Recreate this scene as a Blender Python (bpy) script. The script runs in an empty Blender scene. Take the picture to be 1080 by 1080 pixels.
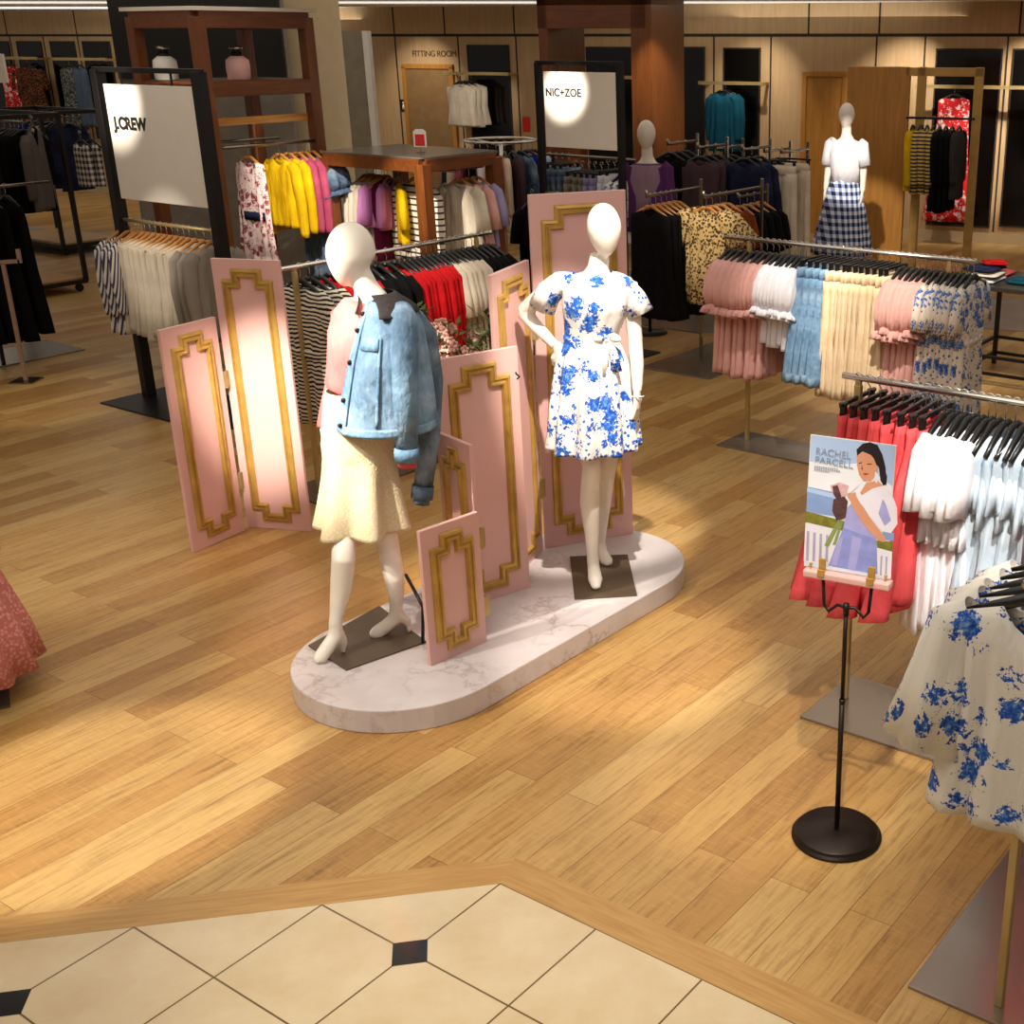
import bpy, math, random
from mathutils import Vector, Matrix
random.seed(7)
S = bpy.context.scene
COL = S.collection
PI = math.pi
def sm(x): return max(0.0, min(1.0, x))
def lerp(a, b, t): return a + (b - a) * t
def hexc(h, a=1.0):
    c = []
    for i in (0, 2, 4):
        v = int(h[i:i+2], 16) / 255
        c.append(v / 12.92 if v <= .04045 else ((v + .055) / 1.055) ** 2.4)
    return (c[0], c[1], c[2], a)

# ------------------------------------------------------------------ camera
HC, PT, FPX, CXP = 2.7, .362, 1325.0, 745.0
cam = bpy.data.cameras.new('camera'); camo = bpy.data.objects.new('camera', cam); COL.objects.link(camo)
camo.location = (0, 0, HC); camo.rotation_euler = (PI/2 - PT, 0, 0)
cam.sensor_width = 36; cam.sensor_height = 36; cam.sensor_fit = 'HORIZONTAL'
cam.lens = FPX / 1080 * 36
cam.shift_x = -(CXP - 540) / 1080
cam.clip_end = 100
S.camera = camo
CP, SP = math.cos(PT), math.sin(PT)
def ray(u, v):
    x = (u - CXP) / FPX; y = -(v - 540) / FPX
    return Vector((x, CP + y*SP, -SP + y*CP))
def G(u, v, z=0.0):          # point of the plane at height z seen at (u, v) of the survey photo
    d = ray(u, v); return Vector((0, 0, HC)) + d * ((z - HC) / d.z)
def at(u, v, Y):             # point at distance Y into the room
    d = ray(u, v); return Vector((0, 0, HC)) + d * (Y / d.y)
# the floor's own grid: planks run along AV, racks along AV or BV
GA = .977
AV = Vector((math.cos(GA), math.sin(GA), 0)); BV = Vector((math.sin(GA), -math.cos(GA), 0))
UP = Vector((0, 0, 1))

# ------------------------------------------------------------------ mesh building
class MB:
    def __init__(s): s.v = []; s.f = []; s.m = []
    def add(s, vs, fs, mi=0):
        o = len(s.v); s.v += [tuple(p) for p in vs]
        s.f += [tuple(i + o for i in f) for f in fs]; s.m += [mi] * len(fs)
    def box(s, c, d, rz=0.0, mi=0, M=None):
        R = Matrix.Rotation(rz, 3, 'Z'); c = Vector(c); vs = []
        for z in (-.5, .5):
            for x, y in ((-.5, -.5), (.5, -.5), (.5, .5), (-.5, .5)):
                p = Vector((x*d[0], y*d[1], z*d[2]))
                vs.append((M @ p if M else R @ p) + c)
        s.add(vs, [(3, 2, 1, 0), (4, 5, 6, 7), (0, 1, 5, 4), (1, 2, 6, 5), (2, 3, 7, 6), (3, 0, 4, 7)], mi)
    def bar(s, p, q, w, h, mi=0, ref=UP):
        p = Vector(p); q = Vector(q); t = (q - p); L = t.length; t /= L
        if abs(t.dot(ref)) > .98: ref = Vector((0, 1, 0)) if abs(t.y) < .9 else Vector((1, 0, 0))
        x = t.cross(ref).normalized(); y = x.cross(t).normalized()
        M = Matrix((x, t, y)).transposed()
        s.box((p + q) / 2, (w, L, h), 0, mi, M)
    def tube(s, pts, rad, n=10, ref=None, cap=True, mi=0, fold=None, close=False):
        pts = [Vector(p) for p in pts]; N = len(pts)
        rad = [(r, r) if not isinstance(r, (tuple, list)) else r for r in (rad if isinstance(rad, (list, tuple)) and len(rad) == N else [rad] * N)]
        px = None; rings = []
        for i, p in enumerate(pts):
            t = (pts[min(i+1, N-1)] - pts[max(i-1, 0)])
            t = t.normalized() if t.length > 1e-9 else Vector((0, 0, 1))
            if ref is not None: x = Vector(ref) - t * t.dot(Vector(ref))
            elif px is None:
                a = Vector((1, 0, 0)) if abs(t.x) < .8 else Vector((0, 1, 0)); x = a - t * a.dot(t)
            else: x = px - t * px.dot(t)
            x = x.normalized(); px = x; y = t.cross(x)
            ring = []
            for j in range(n):
                a = 2*PI*j/n; k = 1.0
                if fold: k = 1 + fold[0] * (i/(N-1)) * math.sin(fold[1]*a + fold[2] + 2*i/N)
                ring.append(p + x * (math.cos(a)*rad[i][0]*k) + y * (math.sin(a)*rad[i][1]*k))
            rings.append(ring)
        s.loft(rings, cap, mi)
    def loft(s, rings, cap=True, mi=0):
        n = len(rings[0]); vs = [p for r in rings for p in r]; fs = []
        for i in range(len(rings)-1):
            for j in range(n):
                k = (j+1) % n
                fs.append((i*n+j, i*n+k, (i+1)*n+k, (i+1)*n+j))
        if cap:
            fs.append(tuple(range(n-1, -1, -1))); o = (len(rings)-1)*n; fs.append(tuple(o+j for j in range(n)))
        s.add(vs, fs, mi)
    def prism(s, poly, z0, z1, M=None, mi=0):
        n = len(poly); M = M or Matrix.Identity(4)
        vs = [M @ Vector((p[0], p[1], z0)) for p in poly] + [M @ Vector((p[0], p[1], z1)) for p in poly]
        fs = [tuple(range(n-1, -1, -1)), tuple(n+i for i in range(n))]
        fs += [(i, (i+1) % n, n+(i+1) % n, n+i) for i in range(n)]
        s.add(vs, fs, mi)
    def flat(s, poly, z, M=None, mi=0):
        M = M or Matrix.Identity(4)
        s.add([M @ Vector((p[0], p[1], z)) for p in poly], [tuple(range(len(poly)))], mi)
    def lathe(s, prof, c=(0, 0, 0), n=24, mi=0, cap=True):
        c = Vector(c)
        s.loft([[c + Vector((r*math.cos(2*PI*j/n), r*math.sin(2*PI*j/n), z)) for j in range(n)] for r, z in prof], cap, mi)
    def ell(s, c, r, n=16, m=10, M=None, mi=0, f=None):
        c = Vector(c); rings = []
        for i in range(m+1):
            th = PI*(i + .02*(i == 0) - .02*(i == m))/m; z = math.cos(th); rr = math.sin(th)
            ring = []
            for j in range(n):
                a = 2*PI*j/n; p = Vector((rr*math.cos(a)*r[0], rr*math.sin(a)*r[1], z*r[2]))
                if f: p = f(p, z)
                ring.append((M @ p if M else p) + c)
            rings.append(ring)
        s.loft(rings, True, mi)
    def build(s, name, mat, parent=None, smooth=True, sub=0, thick=0.0, bevel=0.0):
        me = bpy.data.meshes.new(name); me.from_pydata(s.v, [], s.f)
        for m in (mat if isinstance(mat, (list, tuple)) else [mat]): me.materials.append(m)
        me.polygons.foreach_set('material_index', s.m)
        if smooth: me.polygons.foreach_set('use_smooth', [True]*len(s.f))
        me.update()
        o = bpy.data.objects.new(name, me); COL.objects.link(o)
        if parent: o.parent = parent
        if thick:
            q = o.modifiers.new('thickness', 'SOLIDIFY'); q.thickness = thick; q.offset = 0
        if sub:
            q = o.modifiers.new('subdivision', 'SUBSURF'); q.levels = sub; q.render_levels = sub
        if bevel:
            q = o.modifiers.new('bevel', 'BEVEL'); q.width = bevel; q.segments = 2; q.limit_method = 'ANGLE'
        return o
def tag(o, label=None, cat=None, group=None, kind=None):
    if label: o['label'] = label
    if cat: o['category'] = cat
    if group: o['group'] = group
    if kind: o['kind'] = kind
    return o
def thing(name, label, cat, loc=(0, 0, 0), rz=0.0, group=None):
    o = bpy.data.objects.new(name, None); COL.objects.link(o); o.empty_display_size = .1
    o.location = loc; o.rotation_euler = (0, 0, rz)
    return tag(o, label, cat, group)
def copy_tree(o, parent=None):
    c = o.copy(); COL.objects.link(c); c.parent = parent
    for ch in list(o.children): copy_tree(ch, c)
    return c
def text(body, name, mat, parent, M, size, ext=.001, align='LEFT', space=1.0, offset=0.0):
    cu = bpy.data.curves.new(name, 'FONT'); cu.body = body; cu.size = size; cu.extrude = ext; cu.align_x = align; cu.space_character = space; cu.offset = offset
    t = bpy.data.objects.new('tmp', cu); COL.objects.link(t)
    dg = bpy.context.evaluated_depsgraph_get(); me = bpy.data.meshes.new_from_object(t.evaluated_get(dg))
    bpy.data.objects.remove(t); bpy.data.curves.remove(cu)
    me.transform(M); me.name = name; me.materials.clear(); me.materials.append(mat)
    o = bpy.data.objects.new(name, me); COL.objects.link(o)
    if parent: o.parent = parent
    return o

# ------------------------------------------------------------------ materials
class NT:
    def __init__(s, name):
        s.m = bpy.data.materials.new(name); s.m.use_nodes = True; s.t = s.m.node_tree
        s.b = s.t.nodes['Principled BSDF']
    def n(s, typ, **kw):
        o = s.t.nodes.new(typ)
        for k, v in kw.items():
            if k in ('operation', 'blend_type', 'data_type', 'feature', 'distance', 'wave_type', 'bands_direction', 'noise_dimensions', 'wave_profile', 'rings_direction', 'offset', 'offset_frequency', 'squash', 'interpolation_type', 'clamp'):
                setattr(o, k, v)
            else: s.set(o.inputs[k], v)
        return o
    def set(s, sock, v):
        if isinstance(v, bpy.types.NodeSocket): s.t.links.new(v, sock)
        else: sock.default_value = v
    def math(s, op, a, b=None, c=None):
        o = s.t.nodes.new('ShaderNodeMath'); o.operation = op
        for i, x in enumerate((a, b, c)):
            if x is not None: s.set(o.inputs[i], x)
        return o.outputs[0]
    def mix(s, f, a, b, blend='MIX'):
        o = s.t.nodes.new('ShaderNodeMix'); o.data_type = 'RGBA'; o.blend_type = blend
        s.set(o.inputs[0], f); s.set(o.inputs[6], a); s.set(o.inputs[7], b)
        return o.outputs[2]
    def ramp(s, f, stops, interp='LINEAR'):
        o = s.t.nodes.new('ShaderNodeValToRGB'); o.color_ramp.interpolation = interp
        e = o.color_ramp.elements
        while len(e) < len(stops): e.new(.5)
        for i, (p, c) in enumerate(stops):
            e[i].position = p; e[i].color = c if len(c) == 4 else (*c, 1)
        s.set(o.inputs[0], f); return o.outputs[0]
    def coord(s, rot=(0, 0, 0), scale=(1, 1, 1), loc=(0, 0, 0), src='Object'):
        c = s.t.nodes.new('ShaderNodeTexCoord'); m = s.t.nodes.new('ShaderNodeMapping')
        s.t.links.new(c.outputs[src], m.inputs[0])
        m.inputs['Location'].default_value = loc; m.inputs['Rotation'].default_value = rot; m.inputs['Scale'].default_value = scale
        return m.outputs[0]
    def noise(s, vec, scale, detail=3.0, rough=.5, out='Fac', dist=0.0):
        o = s.n('ShaderNodeTexNoise', Scale=scale, Detail=detail, Roughness=rough, Distortion=dist); s.t.links.new(vec, o.inputs['Vector'])
        return o.outputs[out]
    def out(s, color=None, rough=None, metal=None, bump=None, bs=.2, bd=.01, **kw):
        if color is not None: s.set(s.b.inputs['Base Color'], color)
        if rough is not None: s.set(s.b.inputs['Roughness'], rough)
        if metal is not None: s.set(s.b.inputs['Metallic'], metal)
        if bump is not None:
            o = s.n('ShaderNodeBump', Strength=bs, Distance=bd, Height=bump); s.t.links.new(o.outputs[0], s.b.inputs['Normal'])
        for k, v in kw.items(): s.set(s.b.inputs[k.replace('_', ' ')], v)
        return s.m
def plain(name, h, rough=.5, metal=0.0, var=.12, scale=8.0, **kw):
    t = NT(name); v = t.coord(); f = t.noise(v, scale)
    c = hexc(h); d = tuple(x*(1-var) for x in c[:3]) + (1,); e = tuple(min(1, x*(1+var)) for x in c[:3]) + (1,)
    return t.out(t.ramp(f, [(.3, d), (.7, e)]), rough, metal, **kw)
def cloth(name, h, rough=.85, var=.1, bs=.25, h2=None, fold=True):
    t = NT(name); v = t.coord(); f = t.noise(v, 6, 4); c = hexc(h)
    d = hexc(h2) if h2 else tuple(x*(1-var) for x in c[:3]) + (1,)
    b = t.noise(t.coord(scale=(1, 1, .24)), 17, 5)
    return t.out(t.ramp(f, [(.35, d), (.65, c)]), rough, 0, bump=b, bs=.75, bd=.03, Specular_IOR_Level=.15)
def stripes(name, a, b, period, duty=.5, axis='Z', rot=0.0, soft=.04, wob=.0):
    t = NT(name); v = t.coord(rot=(0, rot, 0)); sp = t.n('ShaderNodeSeparateXYZ', Vector=v)
    x = sp.outputs[axis]
    if wob: x = t.math('ADD', x, t.math('MULTIPLY', t.noise(v, 6), wob))
    f = t.math('FRACT', t.math('MULTIPLY', x, 1/period))
    return t.out(t.ramp(f, [(0, hexc(a)), (duty-soft, hexc(a)), (duty, hexc(b)), (1, hexc(b))]), .85)
def floral(name, ground, c1, c2, c3, scale=9.0, dens=.5, big=3.2, leaf=True):
    t = NT(name); v = t.coord(); w = t.n('ShaderNodeTexNoise', Scale=7.0, Detail=3.0); t.t.links.new(v, w.inputs['Vector'])
    wv = t.n('ShaderNodeVectorMath', operation='MULTIPLY_ADD'); t.t.links.new(w.outputs['Color'], wv.inputs[0])
    wv.inputs[1].default_value = (.07, .07, .07); t.t.links.new(v, wv.inputs[2]); q = wv.outputs[0]
    vo = t.n('ShaderNodeTexVoronoi', Scale=scale); t.t.links.new(q, vo.inputs['Vector'])
    gate = t.noise(v, big, 2)
    det = t.noise(q, scale*6, 4, .7)
    r = t.math('ADD', vo.outputs['Distance'], t.math('MULTIPLY', t.math('SUBTRACT', det, .5), 1.25))
    blob = t.math('LESS_THAN', r, .40)
    g = t.math('GREATER_THAN', gate, 1-dens)
    m = t.math('MULTIPLY', blob, g)
    col = t.ramp(det, [(.36, hexc(c1)), (.5, hexc(c2)), (.62, hexc(c3))])
    vs = t.n('ShaderNodeTexVoronoi', Scale=scale*3.2); t.t.links.new(q, vs.inputs['Vector'])
    sm_ = t.math('MULTIPLY', t.math('LESS_THAN', vs.outputs['Distance'], .3), t.math('GREATER_THAN', t.noise(v, big*1.7, 2), 1.07-dens))
    mm = t.math('MAXIMUM', m, sm_) if leaf else m
    cr = t.noise(t.coord(scale=(1, 1, .3)), 22, 3)
    return t.out(t.mix(mm, hexc(ground), col), .75, bump=cr, bs=.5, bd=.02, Specular_IOR_Level=.2)
def checks(name, cols, period):
    t = NT(name); v = t.coord(); sp = t.n('ShaderNodeSeparateXYZ', Vector=v)
    fx = t.math('LESS_THAN', t.math('FRACT', t.math('MULTIPLY', t.math('ADD', sp.outputs['X'], sp.outputs['Y']), 1/period)), .5)
    fz = t.math('LESS_THAN', t.math('FRACT', t.math('MULTIPLY', sp.outputs['Z'], 1/period)), .5)
    s_ = t.math('DIVIDE', t.math('ADD', fx, fz), 2)
    return t.out(t.ramp(s_, [(0, hexc(cols[0])), (.4, hexc(cols[1])), (.9, hexc(cols[2]))], 'CONSTANT'), .85)
def glow(name, h, s):
    t = NT(name); t.out(hexc(h), .5); t.set(t.b.inputs['Emission Color'], hexc(h)); t.set(t.b.inputs['Emission Strength'], s); return t.m

def m_wood_floor():
    t = NT('oak_plank_floor')
    v = t.coord(rot=(0, 0, -GA))                       # x along the planks
    br = t.n('ShaderNodeTexBrick', offset=.37, offset_frequency=2, Scale=1.0)
    t.t.links.new(v, br.inputs['Vector'])
    br.inputs['Color1'].default_value = (0, 0, 0, 1); br.inputs['Color2'].default_value = (1, 1, 1, 1); br.inputs['Mortar'].default_value = (.5, .5, .5, 1)
    br.inputs['Mortar Size'].default_value = .0012; br.inputs['Mortar Smooth'].default_value = .2; br.inputs['Bias'].default_value = 0
    br.inputs['Brick Width'].default_value = 1.55; br.inputs['Row Height'].default_value = .152
    tone = t.ramp(br.outputs['Color'], [(0, hexc('a87c45')), (.28, hexc('b98e52')), (.6, hexc('c49d60')), (.85, hexc('cca86c')), (1, hexc('b4874f'))])
    gv = t.coord(rot=(0, 0, -GA)); mp = t.n('ShaderNodeMapping'); t.t.links.new(gv, mp.inputs[0]); mp.inputs['Scale'].default_value = (1.3, 16, 1)
    off = t.n('ShaderNodeVectorMath', operation='ADD'); t.t.links.new(mp.outputs[0], off.inputs[0])
    sc = t.n('ShaderNodeVectorMath', operation='SCALE'); t.t.links.new(br.outputs['Color'], sc.inputs[0]); sc.inputs['Scale'].default_value = 17.0
    t.t.links.new(sc.outputs[0], off.inputs[1])
    g1 = t.noise(off.outputs[0], 3.2, 6, .62, dist=.6)
    c = t.mix(1.0, tone, t.ramp(g1, [(.28, hexc('c4bbae')), (.5, hexc('f4f2ee')), (.72, hexc('ffffff'))]), 'MULTIPLY')
    mp2 = t.n('ShaderNodeMapping'); t.t.links.new(gv, mp2.inputs[0]); mp2.inputs['Scale'].default_value = (34, 5, 1)
    curl = t.noise(mp2.outputs[0], 2.2, 3, .5, dist=.8); gate = t.noise(off.outputs[0], .7, 1)
    c = t.mix(t.math('MULTIPLY', t.math('GREATER_THAN', curl, .57), t.math('MULTIPLY', gate, .2)), c, hexc('dcb878'))
    kn = t.n('ShaderNodeTexVoronoi', Scale=1.3); t.t.links.new(gv, kn.inputs['Vector'])
    c = t.mix(t.math('MULTIPLY', t.math('LESS_THAN', kn.outputs['Distance'], .018), .8), c, hexc('4a2d14'))
    c = t.mix(br.outputs['Fac'], c, hexc('6b4720'))
    return t.out(c, t.ramp(g1, [(.3, (.30,)*3), (.7, (.40,)*3)]), 0, bump=t.math('SUBTRACT', 1.0, br.outputs['Fac']), bs=.25, bd=.002, Specular_IOR_Level=.4)
def m_strip(rz=0.0):
    t = NT('oak_border'); v = t.coord(rot=(0, 0, -rz)); q = t.n('ShaderNodeMapping'); t.t.links.new(v, q.inputs[0]); q.inputs['Scale'].default_value = (1.5, 22, 1); v = q.outputs[0]; g = t.noise(v, 3, 5, .6, dist=.5)
    return t.out(t.ramp(g, [(.3, hexc('ac7f46')), (.7, hexc('c29a5c'))]), .38)
def m_tile():
    t = NT('cream_marble_tile')
    v = t.coord(rot=(0, 0, -GA), scale=(1/.4155,)*3, loc=(0, 0, 0))
    # grid is anchored on the corner where the wood border turns
    c0 = G(527.8, 931.9); k = 1/.4155
    ox = (c0.x*AV.x + c0.y*AV.y)*k; oy = (c0.x*BV.x + c0.y*BV.y)*k
    sp = t.n('ShaderNodeSeparateXYZ', Vector=v)
    i = t.math('ADD', t.math('SUBTRACT', sp.outputs['X'], ox), 20)
    j = t.math('ADD', t.math('SUBTRACT', t.math('MULTIPLY', sp.outputs['Y'], -1), oy), 20)
    def dl(x): return t.math('ABSOLUTE', t.math('SUBTRACT', t.math('FRACT', t.math('ADD', x, .5)), .5))
    grout = t.math('LESS_THAN', t.math('MINIMUM', dl(i), dl(j)), .008)
    def d2(x, s): return t.math('MULTIPLY', t.math('ABSOLUTE', t.math('SUBTRACT', t.math('FRACT', t.math('ADD', t.math('MULTIPLY', t.math('ADD', x, s), .5), .5)), .5)), 2)
    dot = t.math('LESS_THAN', t.math('ADD', d2(i, 1), d2(j, 0)), .185)
    n = t.noise(t.coord(), 5, 6, .6); n2 = t.noise(t.coord(), 26, 4, .6)
    c = t.ramp(n, [(.3, hexc('cfb891')), (.7, hexc('dccba8'))])
    c = t.mix(t.math('MULTIPLY', n2, .25), c, hexc('c2a477'))
    c = t.mix(grout, c, hexc('6d5636')); c = t.mix(dot, c, hexc('0c0b09'))
    return t.out(c, .12, 0, Specular_IOR_Level=.45)
def m_marble():
    t = NT('white_marble_laminate'); v = t.coord(); d = t.noise(v, 3.0, 8, .65, out='Color')
    w = t.n('ShaderNodeVectorMath', operation='MULTIPLY_ADD'); t.t.links.new(d, w.inputs[0]); w.inputs[1].default_value = (.9,)*3; t.t.links.new(v, w.inputs[2])
    vo = t.n('ShaderNodeTexVoronoi', feature='DISTANCE_TO_EDGE', Scale=2.6); t.t.links.new(w.outputs[0], vo.inputs['Vector'])
    vein = t.ramp(vo.outputs['Distance'], [(0, (1, 1, 1)), (.035, (.25,)*3), (.09, (0, 0, 0))])
    gate = t.ramp(t.noise(v, 2.3, 3), [(.42, (0, 0, 0)), (.62, (1, 1, 1))])
    cl = t.ramp(t.noise(v, 4, 5), [(.3, hexc('c4b9b6')), (.65, hexc('d4cccb'))])
    f = t.math('MULTIPLY', t.math('MULTIPLY', vein, gate), .62)
    return t.out(t.mix(f, cl, hexc('857069')), .28)
def m_woodgrain(name, a, b, axis='Z', rough=.4, sc=3.0):
    t = NT(name); s = {'Z': (10, 10, .8), 'X': (.8, 10, 10), 'Y': (10, .8, 10)}[axis]
    g = t.noise(t.coord(scale=s), sc, 5, .6, dist=.7)
    return t.out(t.ramp(g, [(.3, hexc(a)), (.7, hexc(b))]), rough)
def m_denim(name, a, b, wash=True):
    t = NT(name); v = t.coord(); n = t.noise(v, 5.5, 3); st = t.noise(t.coord(scale=(1, 1, .25)), 60, 2)
    c = t.ramp(n, [(.34, hexc(a)), (.66, hexc(b))])
    ws = t.ramp(t.noise(v, 3.2, 4, .6), [(.5, (0, 0, 0)), (.68, (.55,)*3)])
    c = t.mix(t.math('MULTIPLY', st, .22), c, hexc('c9dcea')); c = t.mix(ws, c, hexc('b4cbdc'))
    tw = t.noise(t.coord(scale=(1, 1, .6)), 30, 3)
    return t.out(c, .9, bump=tw, bs=.7, bd=.02, Specular_IOR_Level=.15)
def m_leopard():
    t = NT('leopard_print'); v = t.coord(); vo = t.n('ShaderNodeTexVoronoi', Scale=44.0); t.t.links.new(v, vo.inputs['Vector'])
    d = t.math('ADD', vo.outputs['Distance'], t.math('MULTIPLY', t.noise(v, 60), .5))
    return t.out(t.ramp(d, [(.3, hexc('8a5a24')), (.40, hexc('a8742f')), (.43, hexc('1e1208')), (.68, hexc('1e1208')), (.72, hexc('cfae70'))]), .8)
def m_lace(name, a, b, scale=70):
    t = NT(name); v = t.coord(); vo = t.n('ShaderNodeTexVoronoi', Scale=scale); t.t.links.new(v, vo.inputs['Vector'])
    n = t.noise(v, 26, 4); f = t.math('MULTIPLY', vo.outputs['Distance'], t.math('ADD', n, .6))
    return t.out(t.ramp(f, [(.2, hexc(a)), (.6, hexc(b))]), .8, bump=f, bs=.35, bd=.004)
def m_brush(name, h, rough=.3, axis='X'):
    t = NT(name); s = {'X': (1, 60, 60), 'Y': (60, 1, 60), 'Z': (60, 60, 1)}[axis]
    n = t.noise(t.coord(scale=s), 3, 3); c = hexc(h); d = tuple(x*.75 for x in c[:3]) + (1,)
    return t.out(t.ramp(n, [(.3, d), (.7, c)]), t.ramp(n, [(.3, (rough*.8,)*3), (.7, (rough*1.25,)*3)]), 1.0)

M = {}
M['floor'] = m_wood_floor(); M['strip'] = m_strip(); M['tile'] = m_tile(); M['marble'] = m_marble()
M['pink'] = plain('pink_painted_board', 'dcaea6', .5, var=.03, scale=3)
M['gold'] = plain('gold_painted_moulding', 'c09a4e', .34, .4, var=.15, scale=14)
M['brass'] = plain('brass_metal', 'b9a26e', .35, .5, var=.08); M['steel'] = plain('brushed_steel', '968c80', .27, 1.0, var=.06, scale=5); M['chrome'] = plain('chrome', 'd8d4cc', .16, 1.0, var=.05)
M['darksteel'] = plain('dark_steel_plate', '5f5140', .42, .35, var=.08, scale=4); M['plate'] = plain('steel_plate', '9a8d7e', .25, .7, var=.06, scale=4); M['black'] = plain('black_metal', '14110f', .45, .3); M['bronze'] = plain('dark_bronze', '241a12', .4, .5)
M['plastic'] = plain('black_plastic', '100f0f', .35); M['whitefig'] = plain('white_lacquer', 'ece4d6', .38, var=.02, scale=2)
M['hangwood'] = m_woodgrain('hanger_wood', 'a5672c', 'd29a52', 'X'); M['cherry'] = m_woodgrain('cherry_wood', '5c3010', '7d451a'); M['cherryh'] = m_woodgrain('cherry_wood_beam', '592c0e', '784117', 'X')
M['maple'] = m_woodgrain('maple_panel', 'b59468', 'c3a47a', 'Z', .5, 2.0); M['door'] = m_woodgrain('oak_door', 'a06a26', 'b98237', 'Z', .42, 2.2)
M['goldframe'] = plain('gold_wood_frame', 'b08a48', .4, .35); M['groove'] = plain('groove', '2e2116', .8); M['mirror'] = plain('dark_glass', '060606', .12, .1, var=.0)
M['ceil'] = plain('white_ceiling', 'dfe0dc', .9, var=.02); M['white'] = plain('white_paint', 'eeeae0', .5, var=.03); M['board'] = plain('white_sign_board', 'e8e0d2', .45, var=.02)
M['cream_col'] = plain('cream_plaster', 'c0aa84', .7, var=.04); M['stone'] = plain('grey_stone_aisle', '8a7f74', .5, var=.15, scale=3)
M['red_sign'] = plain('red_card', 'd81f1c', .5, var=.02); M['ink'] = plain('black_ink', '15120f', .6); M['greyink'] = plain('grey_ink', '8e99a4', .6)
M['leaf'] = plain('green_leaf', '4c5a24', .6, var=.35, scale=30); M['petal'] = plain('pink_petal', 'e8b6a4', .6, var=.2, scale=30); M['stem'] = plain('twig', '5a3d22', .8)
# fabrics
C = {}
C['blush'] = cloth('blush_cotton', 'dcaaa0', h2='cf9b92'); C['white'] = cloth('white_cotton', 'eceaf0'); C['ivory'] = cloth('ivory_cotton', 'e6d8bc', h2='d6c4a2')
C['cream'] = cloth('cream_crepe', 'e6d0ae', h2='d8be96'); C['coral'] = cloth('coral_cotton', 'e0595c', h2='cf4549'); C['red'] = cloth('red_jersey', 'c8151b', h2='a80d14')
C['salmon'] = cloth('salmon_crepe', 'd8626c', h2='c64e58'); C['black'] = cloth('black_fabric', '060506', var=.3); C['charcoal'] = cloth('charcoal_fabric', '35302f'); C['grey'] = cloth('grey_jersey', '5c5652'); C['ltblue'] = cloth('pale_blue_cotton', 'bccbd8', h2='a8bac9')
C['offwhite'] = cloth('off_white_knit', 'dcd0bd', h2='cdbfa8'); C['oat'] = cloth('oatmeal_linen', 'd0c4b0', h2='c0b49e'); C['greyb'] = cloth('grey_beige', '8f8577'); C['mustard'] = cloth('mustard_knit', 'dcb40c', h2='c49c06'); C['rose'] = cloth('rose_knit', 'b4506c', h2='9c3f5a')
C['navyden'] = m_denim('dark_denim', '1d3550', '2c4a6a'); C['denim'] = m_denim('light_denim', '3c6488', '6c94b4'); C['jacket'] = m_denim('washed_denim', '355672', '6f93b0'); C['shadejacket'] = m_denim('shaded_denim', '33455a', '4a6076')  # last one: jacket denim with the rear sleeve's shade put into its colour
C['orchid'] = cloth('orchid_cotton', 'd98fd0'); C['plum'] = cloth('plum_cotton', '6a1c44'); C['purple'] = cloth('purple_knit', '5a2f66'); C['mauve'] = cloth('mauve_satin', '9c7c90', rough=.5); C['teal'] = cloth('teal_crepe', '104c60'); C['navy'] = cloth('navy_print', '252a4a', h2='161a30'); C['dusk'] = cloth('dusky_brown', '4d3a40')
C['royal'] = cloth('royal_blue', '1a1f9a'); C['lav'] = cloth('lavender', '9a94bc'); C['olive'] = cloth('olive', '6b5a2a'); C['brown'] = cloth('rust_brown', '7a3510', h2='5d260a'); C['chamb'] = cloth('chambray', '4c5a6c')
C['stripe_nb'] = stripes('navy_white_stripe', '3a3850', 'd8d0c8', .022, .5, 'X', .2); C['stripe_bw'] = stripes('black_white_stripe', '14110f', 'e6dcc6', .026, .5, 'Z', .0, wob=.06); C['breton'] = stripes('breton_stripe', '1c1a22', 'e8ddc8', .05, .32, 'Z'); C['bretons'] = stripes('narrow_stripe', '2a2520', 'cfae60', .04, .5, 'Z')
C['flor'] = floral('blue_floral', 'ece8e2', '14389a', '2c66c4', '6c9cda', 11, .58, 4.0); C['florbig'] = floral('blue_floral_large', 'e4ded2', '1a3c92', '3566bc', '86acd8', 10, .62, 3.8, False); C['florm'] = floral('blue_floral_cream', 'dccfbe', '26407e', '4a70b0', '8aa4c8', 12, .64, 4.4)
C['redflor'] = floral('red_floral', 'c0181c', 'f0dcd4', 'ecd0c8', 'e8b8b0', 12, .56, 6); C['darkflor'] = floral('dark_floral', '1a1410', '6a4a22', '8a3a1c', 'a07a44', 30, .7, 10); C['pinkstripe'] = floral('pink_navy_abstract', 'eed5d0', 'd2403c', '2a2440', 'e08070', 16, .6, 8)
C['check'] = checks('blue_gingham', ('eceef2', '8494c4', '181e2e'), .075); C['checks'] = checks('grey_check', ('e4e0da', '9a9690', '2a2828'), .07); C['leopard'] = m_leopard(); C['lace'] = m_lace('pink_lace', 'd89a92', 'b86c62', 60); C['boucle'] = m_lace('cream_brocade', 'ecdfc0', 'dccba2', 120); C['greyleaf'] = floral('grey_print', '2c2e30', '8a8c80', '70746a', 'a8a898', 26, .7, 9)
C['pinktop'] = cloth('coral_pink_knit', 'e98480', h2='dd6e6c')
# ================================================================== THE SETTING
C0 = G(527.8, 931.9); D1 = -(AV + BV).normalized(); D2 = BV
def perp_away(d, inside):
    n = Vector((-d.y, d.x, 0)); return n if n.dot(inside) < 0 else -n
inside = -AV + BV * .0 + D1
n1 = perp_away(D1, -AV + BV); n2 = AV.copy()
SW = .135
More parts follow.
